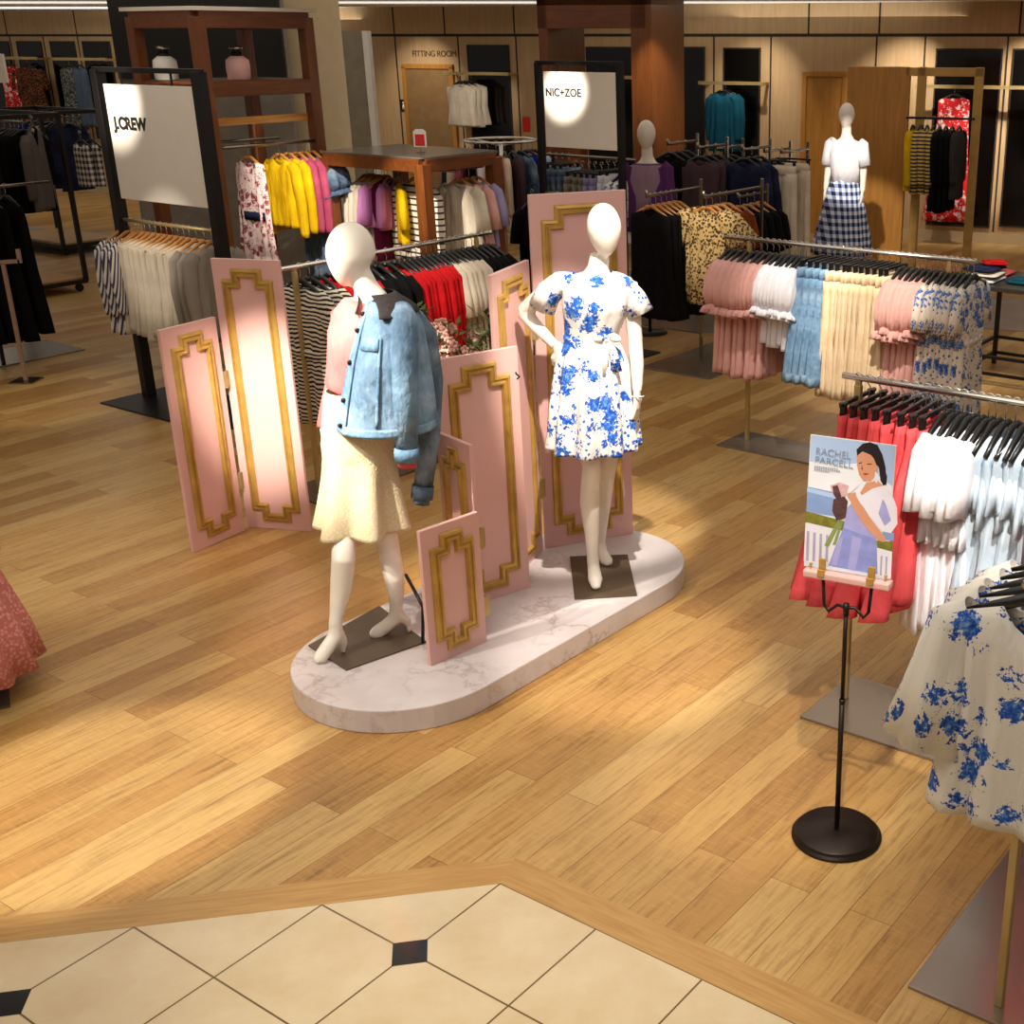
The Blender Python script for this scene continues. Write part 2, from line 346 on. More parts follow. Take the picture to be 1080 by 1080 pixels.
# mitre corner
def meet(p, d, q, e):
    det = d.x*(-e.y) + e.x*d.y; r = q - p
    t = (r.x*(-e.y) + e.x*r.y) / det; return p + d*t
C1 = meet(C0 + n1*SW, D1, C0 + n2*SW, D2)
a1, b1 = C0 + D1*15, C0 + D2*11; a2, b2 = C1 + D1*15, C1 + D2*11
def poly(name, pts, mat, z=0.0, kind='structure', th=.02):
    m = MB(); m.prism([(p[0], p[1]) for p in pts], z-th, z); o = m.build(name, mat, smooth=False); tag(o, kind=kind); return o
poly('floor', [C1, b2, (17, b2.y), (17, 27), (-17, 27), (-17, a2.y), a2], M['floor'])
poly('floor', [C0, a1, (a1.x, -7), (b1.x, -7), b1], M['tile'])
poly('trim_1', [C0, C1, a2, a1], m_strip(math.atan2(D1.y, D1.x)), .001); poly('trim_2', [C0, b1, b2, C1], m_strip(GA - PI/2), .001)
# wall: a straight panelled wall at a slant to the view
ZC = 3.13
W0 = Vector((4.1, 17.65, 0)); WD = Vector((.929, -.371, 0)).normalized(); WN = Vector((-WD.y, WD.x, 0)); WN = WN if WN.y < 0 else -WN
WROT = math.atan2(WD.y, WD.x)
def wall_s(u):               # distance along the wall of the point seen in column u
    d = ray(u, 60); d.z = 0
    t = meet(Vector((0, 0, 0)), d, W0, WD); return (t - W0).dot(WD)
def wall_p(s, z, out=0.0): return W0 + WD*s + WN*out + UP*z
def wz(u, v):                # height on the wall seen at (u, v)
    p = wall_p(wall_s(u), 0); return at(u, v, p.y).z
def wbox(m, s0, s1, z0, z1, o0, o1, mi=0):
    m.box(wall_p((s0+s1)/2, (z0+z1)/2, (o0+o1)/2), (s1-s0, o1-o0, z1-z0), WROT, mi)
m = MB(); SL, SR = wall_s(-60), wall_s(1140)
wbox(m, SL-3, SR+3, 0, ZC, -.12, 0)
zr = wz(800, 37)
wbox(m, SL-3, SR+3, zr-.02, zr+.02, 0, .004, 1)
for u in (12, 85, 418, 471, 544, 852, 926, 1073): s = wall_s(u); wbox(m, s-.012, s+.012, zr, ZC, 0, .004, 1)
for u in (14, 49, 85, 362, 418, 484, 545, 609, 753, 813, 924, 975, 1062): s = wall_s(u); wbox(m, s-.012, s+.012, .16, zr, 0, .004, 1)
tag(m.build('wall_back', [M['maple'], M['groove']], smooth=False), kind='structure')
m = MB(); wbox(m, SL-3, SR+3, 0, .14, .006, .02); tag(m.build('baseboard_back', M['cream_col'], smooth=False), kind='structure')
poly('ceiling', [(-17, 9.5), (17, 9.5), (17, 27), (-17, 27)], M['ceil'], ZC+.1, th=.1)
# grey stone aisle
q0 = G(40, 268); dA = WD
m = MB(); p0 = G(20, 252); p1 = G(20, 296)
L0 = Vector((-9, 0, 0)); 
pA = G(1040, 347); pB = G(1040, 312)
poly('floor', [pA + dA*6, pA - dA*16, pB - dA*16, pB + dA*6], M['stone'], .004, th=.003)
# dark mirror panels on the wall
def mirror(u0, u1, vt, vb, lab):
    s0, s1 = wall_s(u0), wall_s(u1); um = (u0+u1)/2
    z1 = wz(um, vt); z0 = wz(um, vb)
    t = thing('wall_mirror', lab, 'mirror', wall_p((s0+s1)/2, z0), WROT, 'dark mirrors on the back wall')
    w, h = s1-s0, z1-z0
    g = MB(); g.box((0, -.012, h/2), (w, .016, h)); g.build('glass', M['mirror'], t, False)
    f = MB()
    for x in (-w/2, w/2): f.box((x, -.014, h/2), (.02, .022, h+.02))
    for z in (0, h): f.box((0, -.014, z), (w, .022, .02))
    f.build('frame', M['groove'], t, False)
for a in ((-14, 12, 44, 148, 'dark wall mirror cut off by the left photo edge'),
          (21, 46, 44, 146, 'dark wall mirror behind the hanging dark floral dress'),
          (56, 81, 44, 146, 'dark wall mirror beside the grey print dress on the wall'),
          (90, 118, 44, 146, 'dark wall mirror just left of the brown wooden shelving'),
          (494, 537, 48, 205, 'dark wall mirror behind the white vests'),
          (583, 601, 49, 205, 'narrow dark wall mirror seen inside the brown wood portal at its left'),
          (619, 670, 50, 205, 'wide dark wall mirror seen inside the brown wood portal behind the sign'),
          (711, 743, 50, 235, 'dark wall mirror immediately right of the brown wood portal'),
          (764, 802, 51, 237, 'dark wall mirror behind the teal tops'),
          (988, 1057, 52, 238, 'wide dark wall mirror behind the red floral dress'),
          (1069, 1110, 52, 239, 'dark wall mirror cut off by the right photo edge')): mirror(*a)
# doors
def door(name, u0, u1, vt, mat, handle=True):
    s0, s1 = wall_s(u0), wall_s(u1); h = wz((u0+u1)/2, vt)
    t = thing(name, None, None, wall_p((s0+s1)/2, 0), WROT); tag(t, kind='structure'); w = s1-s0
    g = MB(); g.box((0, -.02, h/2), (w, .03, h)); g.build('door_leaf', mat, t, False)
    f = MB()
    for x in (-w/2, w/2): f.box((x, -.03, h/2), (.07, .05, h))
    f.box((0, -.03, h), (w+.07, .05, .07)); f.build('door_frame', M['door'], t, False, bevel=.004)
door('door_1', 850, 893, 78, M['door']); door('door_2', 426, 476, 70, plain('brown_door', '8a6a42', .5))  # the fitting room door is a plain duller brown
# return wall by the fitting rooms and round column
m = MB(); p = at(372, 60, 16.0); m.box((p.x, p.y, 1.4), (.32, .2, 2.72)); tag(m.build('wall_return', plain('grey_plaster', '8d8470', .7), smooth=False), kind='structure')
m = MB(); m.box((p.x+.2, p.y-.04, 1.4), (.07, .16, 2.72)); tag(m.build('trim_3', M['white'], smooth=False), kind='structure')
m = MB(); c = at(318, 20, 13.2); m.lathe([(.40, 0), (.40, .12), (.365, .14), (.365, ZC-.01)], (c.x, c.y, 0), 40); tag(m.build('column', M['cream_col']), kind='structure')
# lettering above the fitting room door and small door signs
Mw = lambda p, s=1: Matrix.Translation(p) @ Matrix.Rotation(WROT, 4, 'Z') @ Matrix.Rotation(PI/2, 4, 'X')
t = text('FITTING ROOM', 'fitting_room_lettering', plain('brown_letters', '5a3c20', .6), None, Mw(wall_p(wall_s(435), wz(448, 59.5), .006)), .125, .003, space=.92)
tag(t, 'brown lettering on the maple wall above the fitting room door', 'lettering')
def plaque(u, v, w, h, mat, lab, ink=None):
    t = thing('wall_sign', lab, 'sign', wall_p(wall_s(u), wz(u, v)), WROT)
    g = MB(); g.box((0, -.012, 0), (w, .01, h)); g.build('plate', mat, t, False, bevel=.003)
    if ink:
        k = MB(); k.ell((0, -.02, h*.22), (w*.13, .004, w*.13)); k.prism([(-w*.22, -h*.36), (w*.22, -h*.36), (w*.08, h*.1), (-w*.08, h*.1)], .0, .004, Matrix.Translation((0, -.018, 0)) @ Matrix.Rotation(PI/2, 4, 'X')); k.build('pictogram', ink, t)
plaque(422, 111, .12, .18, M['black'], 'small black pictogram plate beside the fitting room door', M['white'])
plaque(442, 128, .15, .15, M['red_sign'], 'small red card on the fitting room door')
plaque(552, 131, .13, .22, M['red_sign'], 'small red card on the wall beside the white vests')
# brown wood portal in front of the wall
t = thing('wood_portal', 'tall reddish-brown wooden portal framing the wall behind the square sign', 'portal', at(630, 30, 16.2).to_2d().to_3d(), WROT)
def lp(u, Y=16.2): return (at(u, 30, Y) - t.location).dot(WD)
xl, xr = lp(553), lp(690)
g = MB(); g.box(((xl+xl+.14)/2, .5, ZC/2), (.12, 1.0, ZC)); g.build('post', M['cherry'], t, False)
g = MB(); g.box((xr-.06, .5, ZC/2), (.27, 1.0, ZC)); g.build('post', M['cherry'], t, False)
g = MB(); g.box(((xl+xr)/2, .25, ZC-.17), (xr-xl, .5, .34)); g.build('lintel', M['cherryh'], t, False)

# ================================================================== DISPLAY PLATFORM
PZ = .11
ctrA, ctrB = Vector((-1.26, 5.22, 0)), Vector((-.62, 6.3, 0))
def stadium(c0, c1, r, n=24):
    d = (c1-c0).normalized(); a0 = math.atan2(d.y, d.x); pts = []
    for i in range(n+1): a = a0 - PI/2 + PI*i/n; pts.append((c1.x + r*math.cos(a), c1.y + r*math.sin(a)))
    for i in range(n+1): a = a0 + PI/2 + PI*i/n; pts.append((c0.x + r*math.cos(a), c0.y + r*math.sin(a)))
    return pts
PLAT = dict(c0=Vector((-1.345, 5.03, 0)), c1=Vector((-.61, 6.1, 0)), r=.495)
m = MB(); m.prism(stadium(**PLAT), 0, PZ)
tag(m.build('display_platform', M['marble'], smooth=False, bevel=.006), 'low rounded white marble platform under the two dressed mannequins', 'platform')

# ================================================================== PINK FOLDING SCREENS
def moulding(w, h, ins, notch, side=-1, y0=.012):
    x0, x1, z0, z1 = ins, w-ins, ins*1.0, h-ins*1.0; n = notch
    P = [(x0+n, z0), (x1-n, z0), (x1-n, z0+n), (x1, z0+n), (x1, z1-n), (x1-n, z1-n), (x1-n, z1), (x0+n, z1), (x0+n, z1-n), (x0, z1-n), (x0, z0+n), (x0+n, z0+n)]
    N = len(P); prof = [(0, 0), (.004, .010), (.017, .015), (.021, .008), (.030, .008), (.035, .018), (.043, .018), (.050, 0)]
    m = MB(); rings = []
    for i in range(N):
        p = P[i]; a = P[i-1]; b = P[(i+1) % N]
        def nrm(q, r):
            dx, dz = r[0]-q[0], r[1]-q[1]; l = math.hypot(dx, dz); return (-dz/l, dx/l)
        n0, n1_ = nrm(a, p), nrm(p, b); o = (n0[0]+n1_[0], n0[1]+n1_[1])
        rings.append([Vector((p[0]+o[0]*d, side*(y0+hh), p[1]+o[1]*d)) for d, hh in prof])
    k = len(prof); vs = [v for r in rings for v in r]; fs = []
    for i in range(N):
        for j in range(k-1):
            i2 = (i+1) % N; fs.append((i*k+j, i2*k+j, i2*k+j+1, i*k+j+1))
    m.add(vs, fs); return m
def screen(label, panels, hinge=None, z0=PZ, name='folding_screen'):
    base = Vector((*((panels[0][0]+panels[0][1])/2)[:2], z0)); t = thing(name, label, 'folding screen', base)
    for (L, R, h, ins, notch) in panels:
        d = R-L; d.z = 0; w = d.length; rz = math.atan2(d.y, d.x)
        b = MB(); b.box((w/2, .0, h/2), (w, .022, h)); o = b.build('panel', M['pink'], t, False, bevel=.002)
        o.location = Vector((L.x, L.y, z0)) - base; o.rotation_euler = (0, 0, rz)
        q = moulding(w, h, ins, notch).build('moulding', M['gold'], o, False)
    if hinge:
        P, hs, rz = hinge; P = P + Vector((.012, -.012, 0))
        for z in hs:
            g = MB(); g.tube([(0, 0, -.05), (0, 0, .05)], .007, 10); g.box((-.016, -.004, 0), (.026, .004, .095), 0); g.box((.012, .006, 0), (.02, .004, .095), 0)
            o = g.build('hinge', M['chrome'] if False else M['brass'], t, False); o.location = Vector((P.x, P.y, z0+z)) - base; o.rotation_euler = (0, 0, rz)
        # hinge pins stand proud of the joint
    return t
v2 = lambda u, v, z: Vector((*G(u, v, z)[:2], 0))
screen('tall and short pink panels with gold moulding, hinged, on the wood floor at left',
       [(v2(203, 583, 0), v2(257, 559, 0), 1.26, .05, .06), (v2(262, 555, 0), v2(329, 560, 0), 1.57, .05, .06)],
       (v2(259, 557, 0), (.3, .9), .9), 0)
screen('tallest pink panel with gold moulding behind the floral dress, hinged to a narrow one',
       [(v2(516, 290, 1.667), v2(571, 580, PZ), 1.555, .045, .06), (v2(575, 578, PZ), v2(667, 562, PZ), 1.866, .055, .07)],
       (v2(573, 579, PZ), (.35, 1.2), .6), PZ)
screen('broad pink panel with gold moulding in the middle, below the blossom',
       [(v2(458, 380, 1.343), v2(558, 619, PZ), 1.235, .05, .07)], None, PZ)
scr = [o for o in bpy.data.objects if o.name.startswith('folding_screen')][-1]
m = MB(); q = v2(547, 398, 1.25); q.z = 1.25; q = at(548, 397, q.y - .02) - scr.location; m.tube([q, q + Vector((-.012, -.008, .012)), q + Vector((-.016, -.008, .022))], .004, 8); m.tube([q, q + Vector((-.012, -.008, -.012))], .004, 8); m.build('latch', M['black'], scr)
screen('lowest pink panel with gold moulding at the platform front, hinged to a narrow one',
       [(v2(453, 702, PZ), v2(512, 676, PZ), .635, .04, .055), (v2(462, 455, 1.035), v2(511, 671, PZ), .925, .04, .055)],
       (v2(513, 673, PZ), (.17, .5), .8), PZ)
# blossom behind the middle panel
b0 = v2(500, 372, 1.36) + Vector((.02, .32, 0)); t = thing('blossom_branches', 'pink blossom branches in a vase behind the middle pink panel', 'flowers', (b0.x, b0.y, PZ))
g = MB(); g.lathe([(.07, 0), (.10, .12), (.11, .4), (.06, .62), (.055, .72), (.07, .75)], n=20); g.build('vase', M['white'], t)
rnd = random.Random(3); st, lf, pt = MB(), MB(), MB()
for (u, v, pet) in ((462, 352, 1), (452, 362, 1), (470, 345, 1), (456, 340, 0), (447, 358, 1), (476, 362, 1), (488, 365, 0), (497, 370, 1), (503, 355, 1), (510, 338, 0), (516, 348, 0), (482, 375, 1), (506, 372, 1), (465, 372, 1), (452, 376, 1), (511, 362, 0), (494, 352, 0), (450, 332, 0)):
    p = at(u, v, b0.y - .1 + rnd.random()*.2) - t.location
    st.tube([(0, 0, .7), (p.x*.4, p.y*.4, lerp(.7, p.z, .6)), p], [.006, .005, .003], 6)
    for k in range(9):
        q = p + Vector((rnd.uniform(-.05, .05), rnd.uniform(-.05, .05), rnd.uniform(-.05, .05)))
        R = Matrix.Rotation(rnd.uniform(0, 6), 3, 'Z') @ Matrix.Rotation(rnd.uniform(-1, 1), 3, 'X')
        lf.add([q + R @ Vector(w) for w in ((0, 0, 0), (.013, .022, .004), (0, .055, 0), (-.013, .022, .004))], [(0, 1, 2, 3)])
    if pet:
        for k in range(6):
            q = p + Vector((rnd.uniform(-.035, .035), rnd.uniform(-.035, .035), rnd.uniform(-.035, .035)))
            for e in range(5):
                R = Matrix.Rotation(e*2*PI/5 + k, 3, 'Y') @ Matrix.Rotation(.5, 3, 'X')
                pt.ell(q + R @ Vector((0, 0, .013)), (.010, .004, .012), 6, 4, R)
st.build('stem', M['stem'], t); lf.build('foliage', M['leaf'], t, False, thick=.001); pt.build('blossom', M['petal'], t)
# ================================================================== MANNEQUINS
def remesh(o, vox, it=6):
    r = o.modifiers.new('skin', 'REMESH'); r.mode = 'VOXEL'; r.voxel_size = vox; r.use_smooth_shade = True
    s = o.modifiers.new('smooth', 'SMOOTH'); s.factor = .5; s.iterations = it
    return o
def egg(m, c, w, d, h, tilt=(0, 0), chin=.30):
    R = Matrix.Rotation(tilt[0], 3, 'Y') @ Matrix.Rotation(tilt[1], 3, 'X')
    def f(p, z):
        k = 1 + chin*(z*.9) if z < 0 else 1 + .06*z
        return Vector((p.x*k, p.y*k + (-.012*(1-z) if z < 0 else -.012), p.z))
    m.ell(c, (w, d, h), 28, 18, R, f=f)
def hand(parent, wrist, d, nrm, thumb, mat, curl=.35, L=.17):
    d = Vector(d).normalized(); nrm = (Vector(nrm) - d*Vector(nrm).dot(d)).normalized(); s = d.cross(nrm)*thumb
    w = Vector(wrist); m = MB()
    m.tube([w - d*.02, w + d*.02, w + d*.05, w + d*.085], [(.022, .017), (.028, .016), (.036, .014), (.036, .011)], 14, ref=s)
    for i, (o, l) in enumerate(((.027, .068), (.009, .078), (-.009, .072), (-.026, .055))):
        p = w + d*.08 + s*o; q = p + d*l*.42 - nrm*l*.08 + s*o*.1; a = d*math.cos(curl) - nrm*math.sin(curl); r = q + a*l*.33; b = d*math.cos(curl*2) - nrm*math.sin(curl*2); e = r + b*l*.28
        m.tube([p - d*.02, p, q, r, e], [.009, .0088, .0082, .0075, .005], 8)
    p = w + d*.025 + s*.026
    m.tube([p - s*.015, p + s*.012 + d*.02, p + s*.022 + d*.048 - nrm*.012, p + s*.018 + d*.072 - nrm*.022], [.012, .0115, .0095, .006], 8)
    return remesh(m.build('hand', mat, parent), .0035, 2)
def band(ring, t0, t1, a0, a1, off, nt=3, na=10):
    m = MB(); vs = []; fs = []
    for i in range(nt+1):
        for j in range(na+1): vs.append(ring(lerp(t0, t1, i/nt), lerp(a0, a1, j/na), off))
    for i in range(nt):
        for j in range(na): k = i*(na+1)+j; fs.append((k, k+1, k+na+2, k+na+1))
    m.add(vs, fs); return m

# ---- mannequin in the blue floral dress
Y2 = 5.86; B2 = Vector((*G(634, 610, PZ)[:2], PZ))
t2 = thing('mannequin', 'white faceless mannequin wearing a blue and white floral dress, hand on hip', 'mannequin', B2)
P2 = lambda u, v, dy=0.0: at(u, v, Y2+dy) - B2
F2 = lambda u, v, z=.0: G(u, v, PZ+z) - B2
m = MB()
egg(m, P2(637.5, 242), .080, .095, .122, (-.06, .06))
m.tube([P2(633, 268, .02), P2(631, 282, .02), P2(630, 292, .03)], [(.047, .05), (.05, .052), (.075, .065)], 20, ref=(1, 0, 0))
m.tube([P2(622, 440), P2(622, 415), P2(622, 392), P2(623, 370), P2(623, 356), P2(626, 335), P2(628, 316), P2(630, 300), P2(631, 289, .02)],
       [(.14, .1), (.165, .115), (.15, .105), (.118, .085), (.108, .078), (.122, .092), (.14, .105), (.15, .09), (.07, .06)], 28, ref=(1, 0, 0))
m.tube([P2(596, 300, .02), P2(576, 307, .06), P2(552, 329, .14)], [.038, .042, .038], 14)
m.tube([P2(552, 329, .14), P2(566, 345, .09), P2(587, 366, -.02)], [.038, .034, .024], 14)
m.tube([P2(662, 298, .02), P2(667, 325, .02), P2(670, 362, .01)], [.047, .041, .036], 14)
m.tube([P2(670, 362, .01), P2(672, 385, -.02), P2(672, 414, -.06)], [.036, .034, .024], 14)
toe = F2(629, 623, .012); toeb = F2(643, 597, .012)
yf = toe.y + B2.y - Y2; yb = toeb.y + B2.y - Y2
m.tube([P2(613, 415, -.02), P2(616, 450, -.08), P2(623, 480, -.12), P2(625, 493, -.12), P2(623, 510, -.10), P2(622, 530, yf+.12), P2(624, 562, yf+.13), P2(625, 588, yf+.12)],
       [.088, .076, .056, .050, .049, .051, .037, .028], 18)
m.tube([P2(625, 584, yf+.13), P2(626, 598, yf+.12), P2(628, 612, yf+.05), toe + Vector((0, .01, .004))], [(.03, .034), (.032, .036), (.038, .026), (.022, .013)], 14, ref=(1, 0, 0))
m.tube([P2(636, 415, .04), P2(640, 450, .04), P2(641, 482, .05), P2(639, 500, .08), P2(635, 530, yb+.12), P2(633, 558, yb+.13), P2(633, 575, yb+.12)],
       [.086, .074, .053, .048, .048, .036, .027], 18)
m.tube([P2(633, 572, yb+.13), P2(635, 583, yb+.10), P2(640, 592, yb+.04), toeb + Vector((0, .01, .004))], [(.03, .034), (.031, .034), (.036, .024), (.02, .012)], 14, ref=(1, 0, 0))
remesh(m.build('body', M['whitefig'], t2), .009)
hand(t2, P2(588, 366, -.03), (.25, -.1, -1), (-.3, -1, .1), 1, M['whitefig'], .15)
hand(t2, P2(672, 413, -.06), (-.02, -.12, -1), (.9, -.3, 0), -1, M['whitefig'], .3)
dress = bpy.data.objects.new('dress', None)
def ring2(levels):
    def f(t, a, off=0.0, amp=0.0, k=0, ph=0.0):
        n = len(levels)-1; x = t*n; i = min(int(x), n-1); q = x-i
        u, v, rx, ry, dy = [lerp(levels[i][c], levels[i+1][c], q) for c in range(5)]
        s = 1 + amp*math.sin(k*a+ph)
        return f.P(u, v, dy) + Vector((math.cos(a)*(rx*s+off), math.sin(a)*(ry*s+off), 0))
    return f
def loft_levels(f, nt, na, fold=None):
    m = MB(); rings = []
    for i in range(nt+1):
        t = i/nt; rings.append([f(t, 2*PI*j/na, 0, *(fold(t, 2*PI*j/na) if fold else ())) for j in range(na)])
    m.loft(rings, False); return m
bod = ring2([(631, 287, .068, .058, .01), (631, 289.5, .115, .075, .01), (631, 294, .155, .088, .01), (630, 306, .162, .112, .0), (628, 322, .156, .124, -.005), (626, 340, .138, .11, 0), (623.5, 352, .126, .098, 0), (623, 360, .124, .096, 0)]); bod.P = P2
db = loft_levels(bod, 28, 56, lambda t, a: (.015*t, 9, 1.2)).build('dress_bodice', C['flor'], t2, thick=.004)
skr = ring2([(623, 358, .124, .096, 0), (623.5, 366, .142, .118, 0), (624, 385, .168, .15, 0), (625, 420, .19, .185, 0), (626, 450, .206, .215, 0), (626, 469, .218, .23, 0)]); skr.P = P2
loft_levels(skr, 36, 130, lambda t, a: (.10*min(1, t*1.6), 11, 1.5*math.sin(2*a) + .6*t)).build('dress_skirt', C['flor'], t2, thick=.004)
belt = ring2([(623.3, 352, .128, .10, 0), (623, 363, .129, .101, 0)]); belt.P = P2
sash = loft_levels(belt, 3, 48).build('sash', C['flor'], t2, thick=.006)
g = MB(); kx = P2(640, 358, -.098)
for s_ in (-1, 1): g.ell(kx + Vector((s_*.035, 0, .008)), (.034, .013, .02), 14, 8, Matrix.Rotation(s_*.4, 3, 'Y'))
g.ell(kx, (.016, .014, .02), 12, 8)
g.tube([kx, kx + Vector((.03, -.012, -.06)), kx + Vector((.045, -.03, -.15))], [(.012, .004), (.02, .004), (.026, .004)], 8, ref=(1, 0, 0))
g.tube([kx, kx + Vector((-.01, -.012, -.06)), kx + Vector((-.02, -.035, -.17))], [(.012, .004), (.02, .004), (.026, .004)], 8, ref=(1, 0, 0))
g.build('bow', C['flor'], sash)
for pts, rr in (([P2(606, 297, .02), P2(591, 299, .03), P2(579, 309, .05), P2(572, 323, .07)], [(.05, .045), (.058, .056), (.06, .06), (.064, .066)]),
                ([P2(648, 300, .02), P2(660, 304, .02), P2(668, 314, .02), P2(675, 330, .02)], [(.04, .04), (.05, .05), (.056, .058), (.064, .066)])):
    g = MB(); g.tube(pts, rr, 28, ref=(0, 1, 0), cap=False, fold=(.05, 6, 1)); g.build('sleeve', C['flor'], t2, thick=.004)
def base_plate(parent, B, cs, mat):
    g = MB(); g.prism([(G(u, v, PZ)-B)[:2] for u, v in cs], .0005, .008); g.build('base_plate', mat, parent, False, bevel=.002)
base_plate(t2, B2, ((601, 588), (662, 586), (672, 629), (606, 633))[::-1], M['darksteel'])
tag_c = MB(); tag_c.tube([P2(679, 418, -.08), P2(672, 419, -.10), P2(664, 418, -.06)], .004, 6); tag_c.build('bracelet', M['white'], t2)

# ---- mannequin in the denim jacket
Y1 = 5.27; B1 = Vector((*G(385, 676, PZ)[:2], PZ))
t1 = thing('mannequin', 'white faceless mannequin with pink top, cream skirt and denim jacket over one shoulder', 'mannequin', B1)
P1 = lambda u, v, dy=0.0: at(u, v, Y1+dy) - B1
F1 = lambda u, v, z=0.0: G(u, v, PZ+z) - B1
SX = (.8, -.6, 0)
m = MB()
R_ = Matrix.Rotation(-.75, 3, 'Z') @ Matrix.Rotation(.10, 3, 'X')
def fh(p, z):
    k = 1 + .36*z if z < 0 else 1 + .02*z
    return Vector((p.x*k, p.y*k + (-.03*(-z) if z < 0 else 0), p.z))
m.ell(P1(370, 268), (.088, .108, .134), 30, 20, Matrix.Rotation(.14, 3, 'Y') @ R_, f=fh)
m.tube([P1(378, 287, .01), P1(386, 303, .01), P1(391, 317, .01)], [(.05, .052), (.052, .055), (.08, .07)], 20)
m.tube([P1(378, 480), P1(378, 458), P1(377, 435), P1(378, 412), P1(380, 385), P1(382, 358), P1(386, 338), P1(389, 322)],
       [(.10, .08), (.125, .09), (.12, .085), (.098, .078), (.11, .085), (.14, .105), (.15, .09), (.08, .06)], 28, ref=SX)
m.tube([P1(362, 330, .08), P1(362, 372, .14), P1(356, 400, .17)], [.045, .04, .036], 14)
m.tube([P1(356, 400, .17), P1(347, 435, .14), P1(343, 455, .11)], [.036, .032, .025], 14)
m.tube([P1(420, 328, -.08), P1(424, 400, -.12)], [.05, .04], 14); m.tube([P1(424, 400, -.12), P1(428, 475, -.14)], [.038, .026], 14)
ta = F1(331, 699, .012); tb = F1(389, 671, .012)
ya = ta.y + B1.y - Y1; yb = tb.y + B1.y - Y1
m.tube([P1(370, 462, .0), P1(369, 520, -.05), P1(363, 570, -.12), P1(362, 592, ya+.14), P1(360, 618, ya+.14), P1(355, 648, ya+.11), P1(353, 660, ya+.09)], [.07, .064, .054, .052, .049, .032, .028], 18)
m.tube([P1(354, 654, ya+.10), P1(354, 670, ya+.09), P1(344, 685, ya+.05), P1(337, 694, ya+.02), ta + Vector((.005, .0, .004))], [(.03, .03), (.034, .03), (.034, .028), (.033, .02), (.016, .012)], 14)
m.tube([P1(357, 668, ya+.10), P1(362, 680, ya+.12)], [.028, .024], 12)
m.tube([P1(362, 677, ya+.12), F1(362, 690, .0)+Vector((0, 0, .004))], [.017, .0115], 10)
m.tube([P1(390, 462, .02), P1(394, 520, 0), P1(406, 560, -.02), P1(410, 580, 0), P1(416, 610, yb+.04), P1(418, 635, yb+.05), P1(418, 645, yb+.05)], [.07, .064, .053, .051, .047, .033, .028], 18)
m.tube([P1(418, 640, yb+.05), P1(416, 653, yb+.05), P1(404, 663, yb+.03), P1(396, 668, yb+.01), tb + Vector((.004, 0, .004))], [(.03, .03), (.034, .03), (.034, .028), (.033, .02), (.016, .012)], 14)
m.tube([P1(419, 648, yb+.05), P1(430, 656, yb+.07)], [.028, .022], 12)
m.tube([P1(430, 652, yb+.07), F1(432, 668, .0)+Vector((0, 0, .004))], [.017, .0115], 10)
remesh(m.build('body', M['whitefig'], t1), .009)
hand(t1, P1(342.5, 456, .10), (.12, -.1, -1), (-1, .2, 0), -1, M['whitefig'], .3, .15)
for pts, rr in (([P1(362, 331, .08), P1(361, 372, .14), P1(356, 402, .17)], [.05, .048, .045]), ([P1(356, 398, .17), P1(347, 435, .14), P1(342.5, 452, .11)], [.045, .042, .036])):
    g = MB(); g.tube(pts, rr, 20, cap=False); g.build('sweater_sleeve', C['pinktop'], t1, thick=.003)
m = MB()
m.tube([P1(389, 318, .0), P1(388, 325, 0), P1(385, 338, -.0), P1(382, 357, -.0), P1(379, 380, 0), P1(378, 400, 0), P1(377.5, 408, 0), P1(377.5, 412, 0)],
       [(.062, .055), (.13, .085), (.158, .11), (.155, .132), (.145, .122), (.148, .122), (.152, .125), (.135, .11)], 48, ref=SX, cap=False, fold=(.02, 8, 0))
m.build('knit_top', C['pinktop'], t1, thick=.004)
sk1 = ring2([(378, 411, .138, .112, 0), (378, 420, .147, .118, 0), (378, 445, .156, .125, 0), (378, 470, .158, .13, 0), (378.5, 482, .156, .13, 0), (380, 505, .163, .145, 0), (381, 535, .180, .17, 0), (381.5, 556, .192, .185, 0)]); sk1.P = P1
loft_levels(sk1, 40, 120, lambda t, a: (.19*max(0, t-.5)/.5, 6, 2.2 + .5*math.sin(a))).build('skirt', C['boucle'], t1, thick=.004)
jk = ring2([(405, 316, .062, .065, -.01), (408, 321, .085, .10, -.03), (411, 329, .105, .14, -.045), (412, 345, .132, .17, -.055), (411, 375, .162, .185, -.06), (410, 410, .188, .19, -.06), (409, 436, .205, .19, -.06), (409, 449, .208, .19, -.06)])
jk.P = P1
jo = loft_levels(jk, 30, 72, lambda t, a: (.025*t, 7, 2.2)).build('denim_jacket', C['jacket'], t1, thick=.006)
band(jk, .0, 1, math.radians(210), math.radians(228), .006, 16, 4).build('button_placket', C['denim'], jo, thick=.004)
band(jk, .9, 1.0, 0, 2*PI, .006, 3, 60).build('waistband', C['denim'], jo, thick=.005)
band(jk, .44, .50, math.radians(236), math.radians(268), .009, 2, 8).build('pocket_flap', C['denim'], jo, thick=.004)
band(jk, .44, .88, math.radians(268), math.radians(272), .006, 8, 2).build('seam', C['denim'], jo, thick=.003)
ck = ring2([(396, 308, .070, .075, 0), (401, 313, .080, .09, -.02), (406, 320, .100, .125, -.04), (409, 328, .122, .16, -.05)]); ck.P = P1
band(ck, 0, 1, math.radians(-88), math.radians(205), .006, 6, 44).build('collar', C['charcoal'], jo, thick=.006)
for i in range(5):
    p = jk(.24 + i*.165, math.radians(219), .014); g = MB(); g.ell(p, (.011, .008, .011), 10, 6); g.build('button', M['black'], jo)
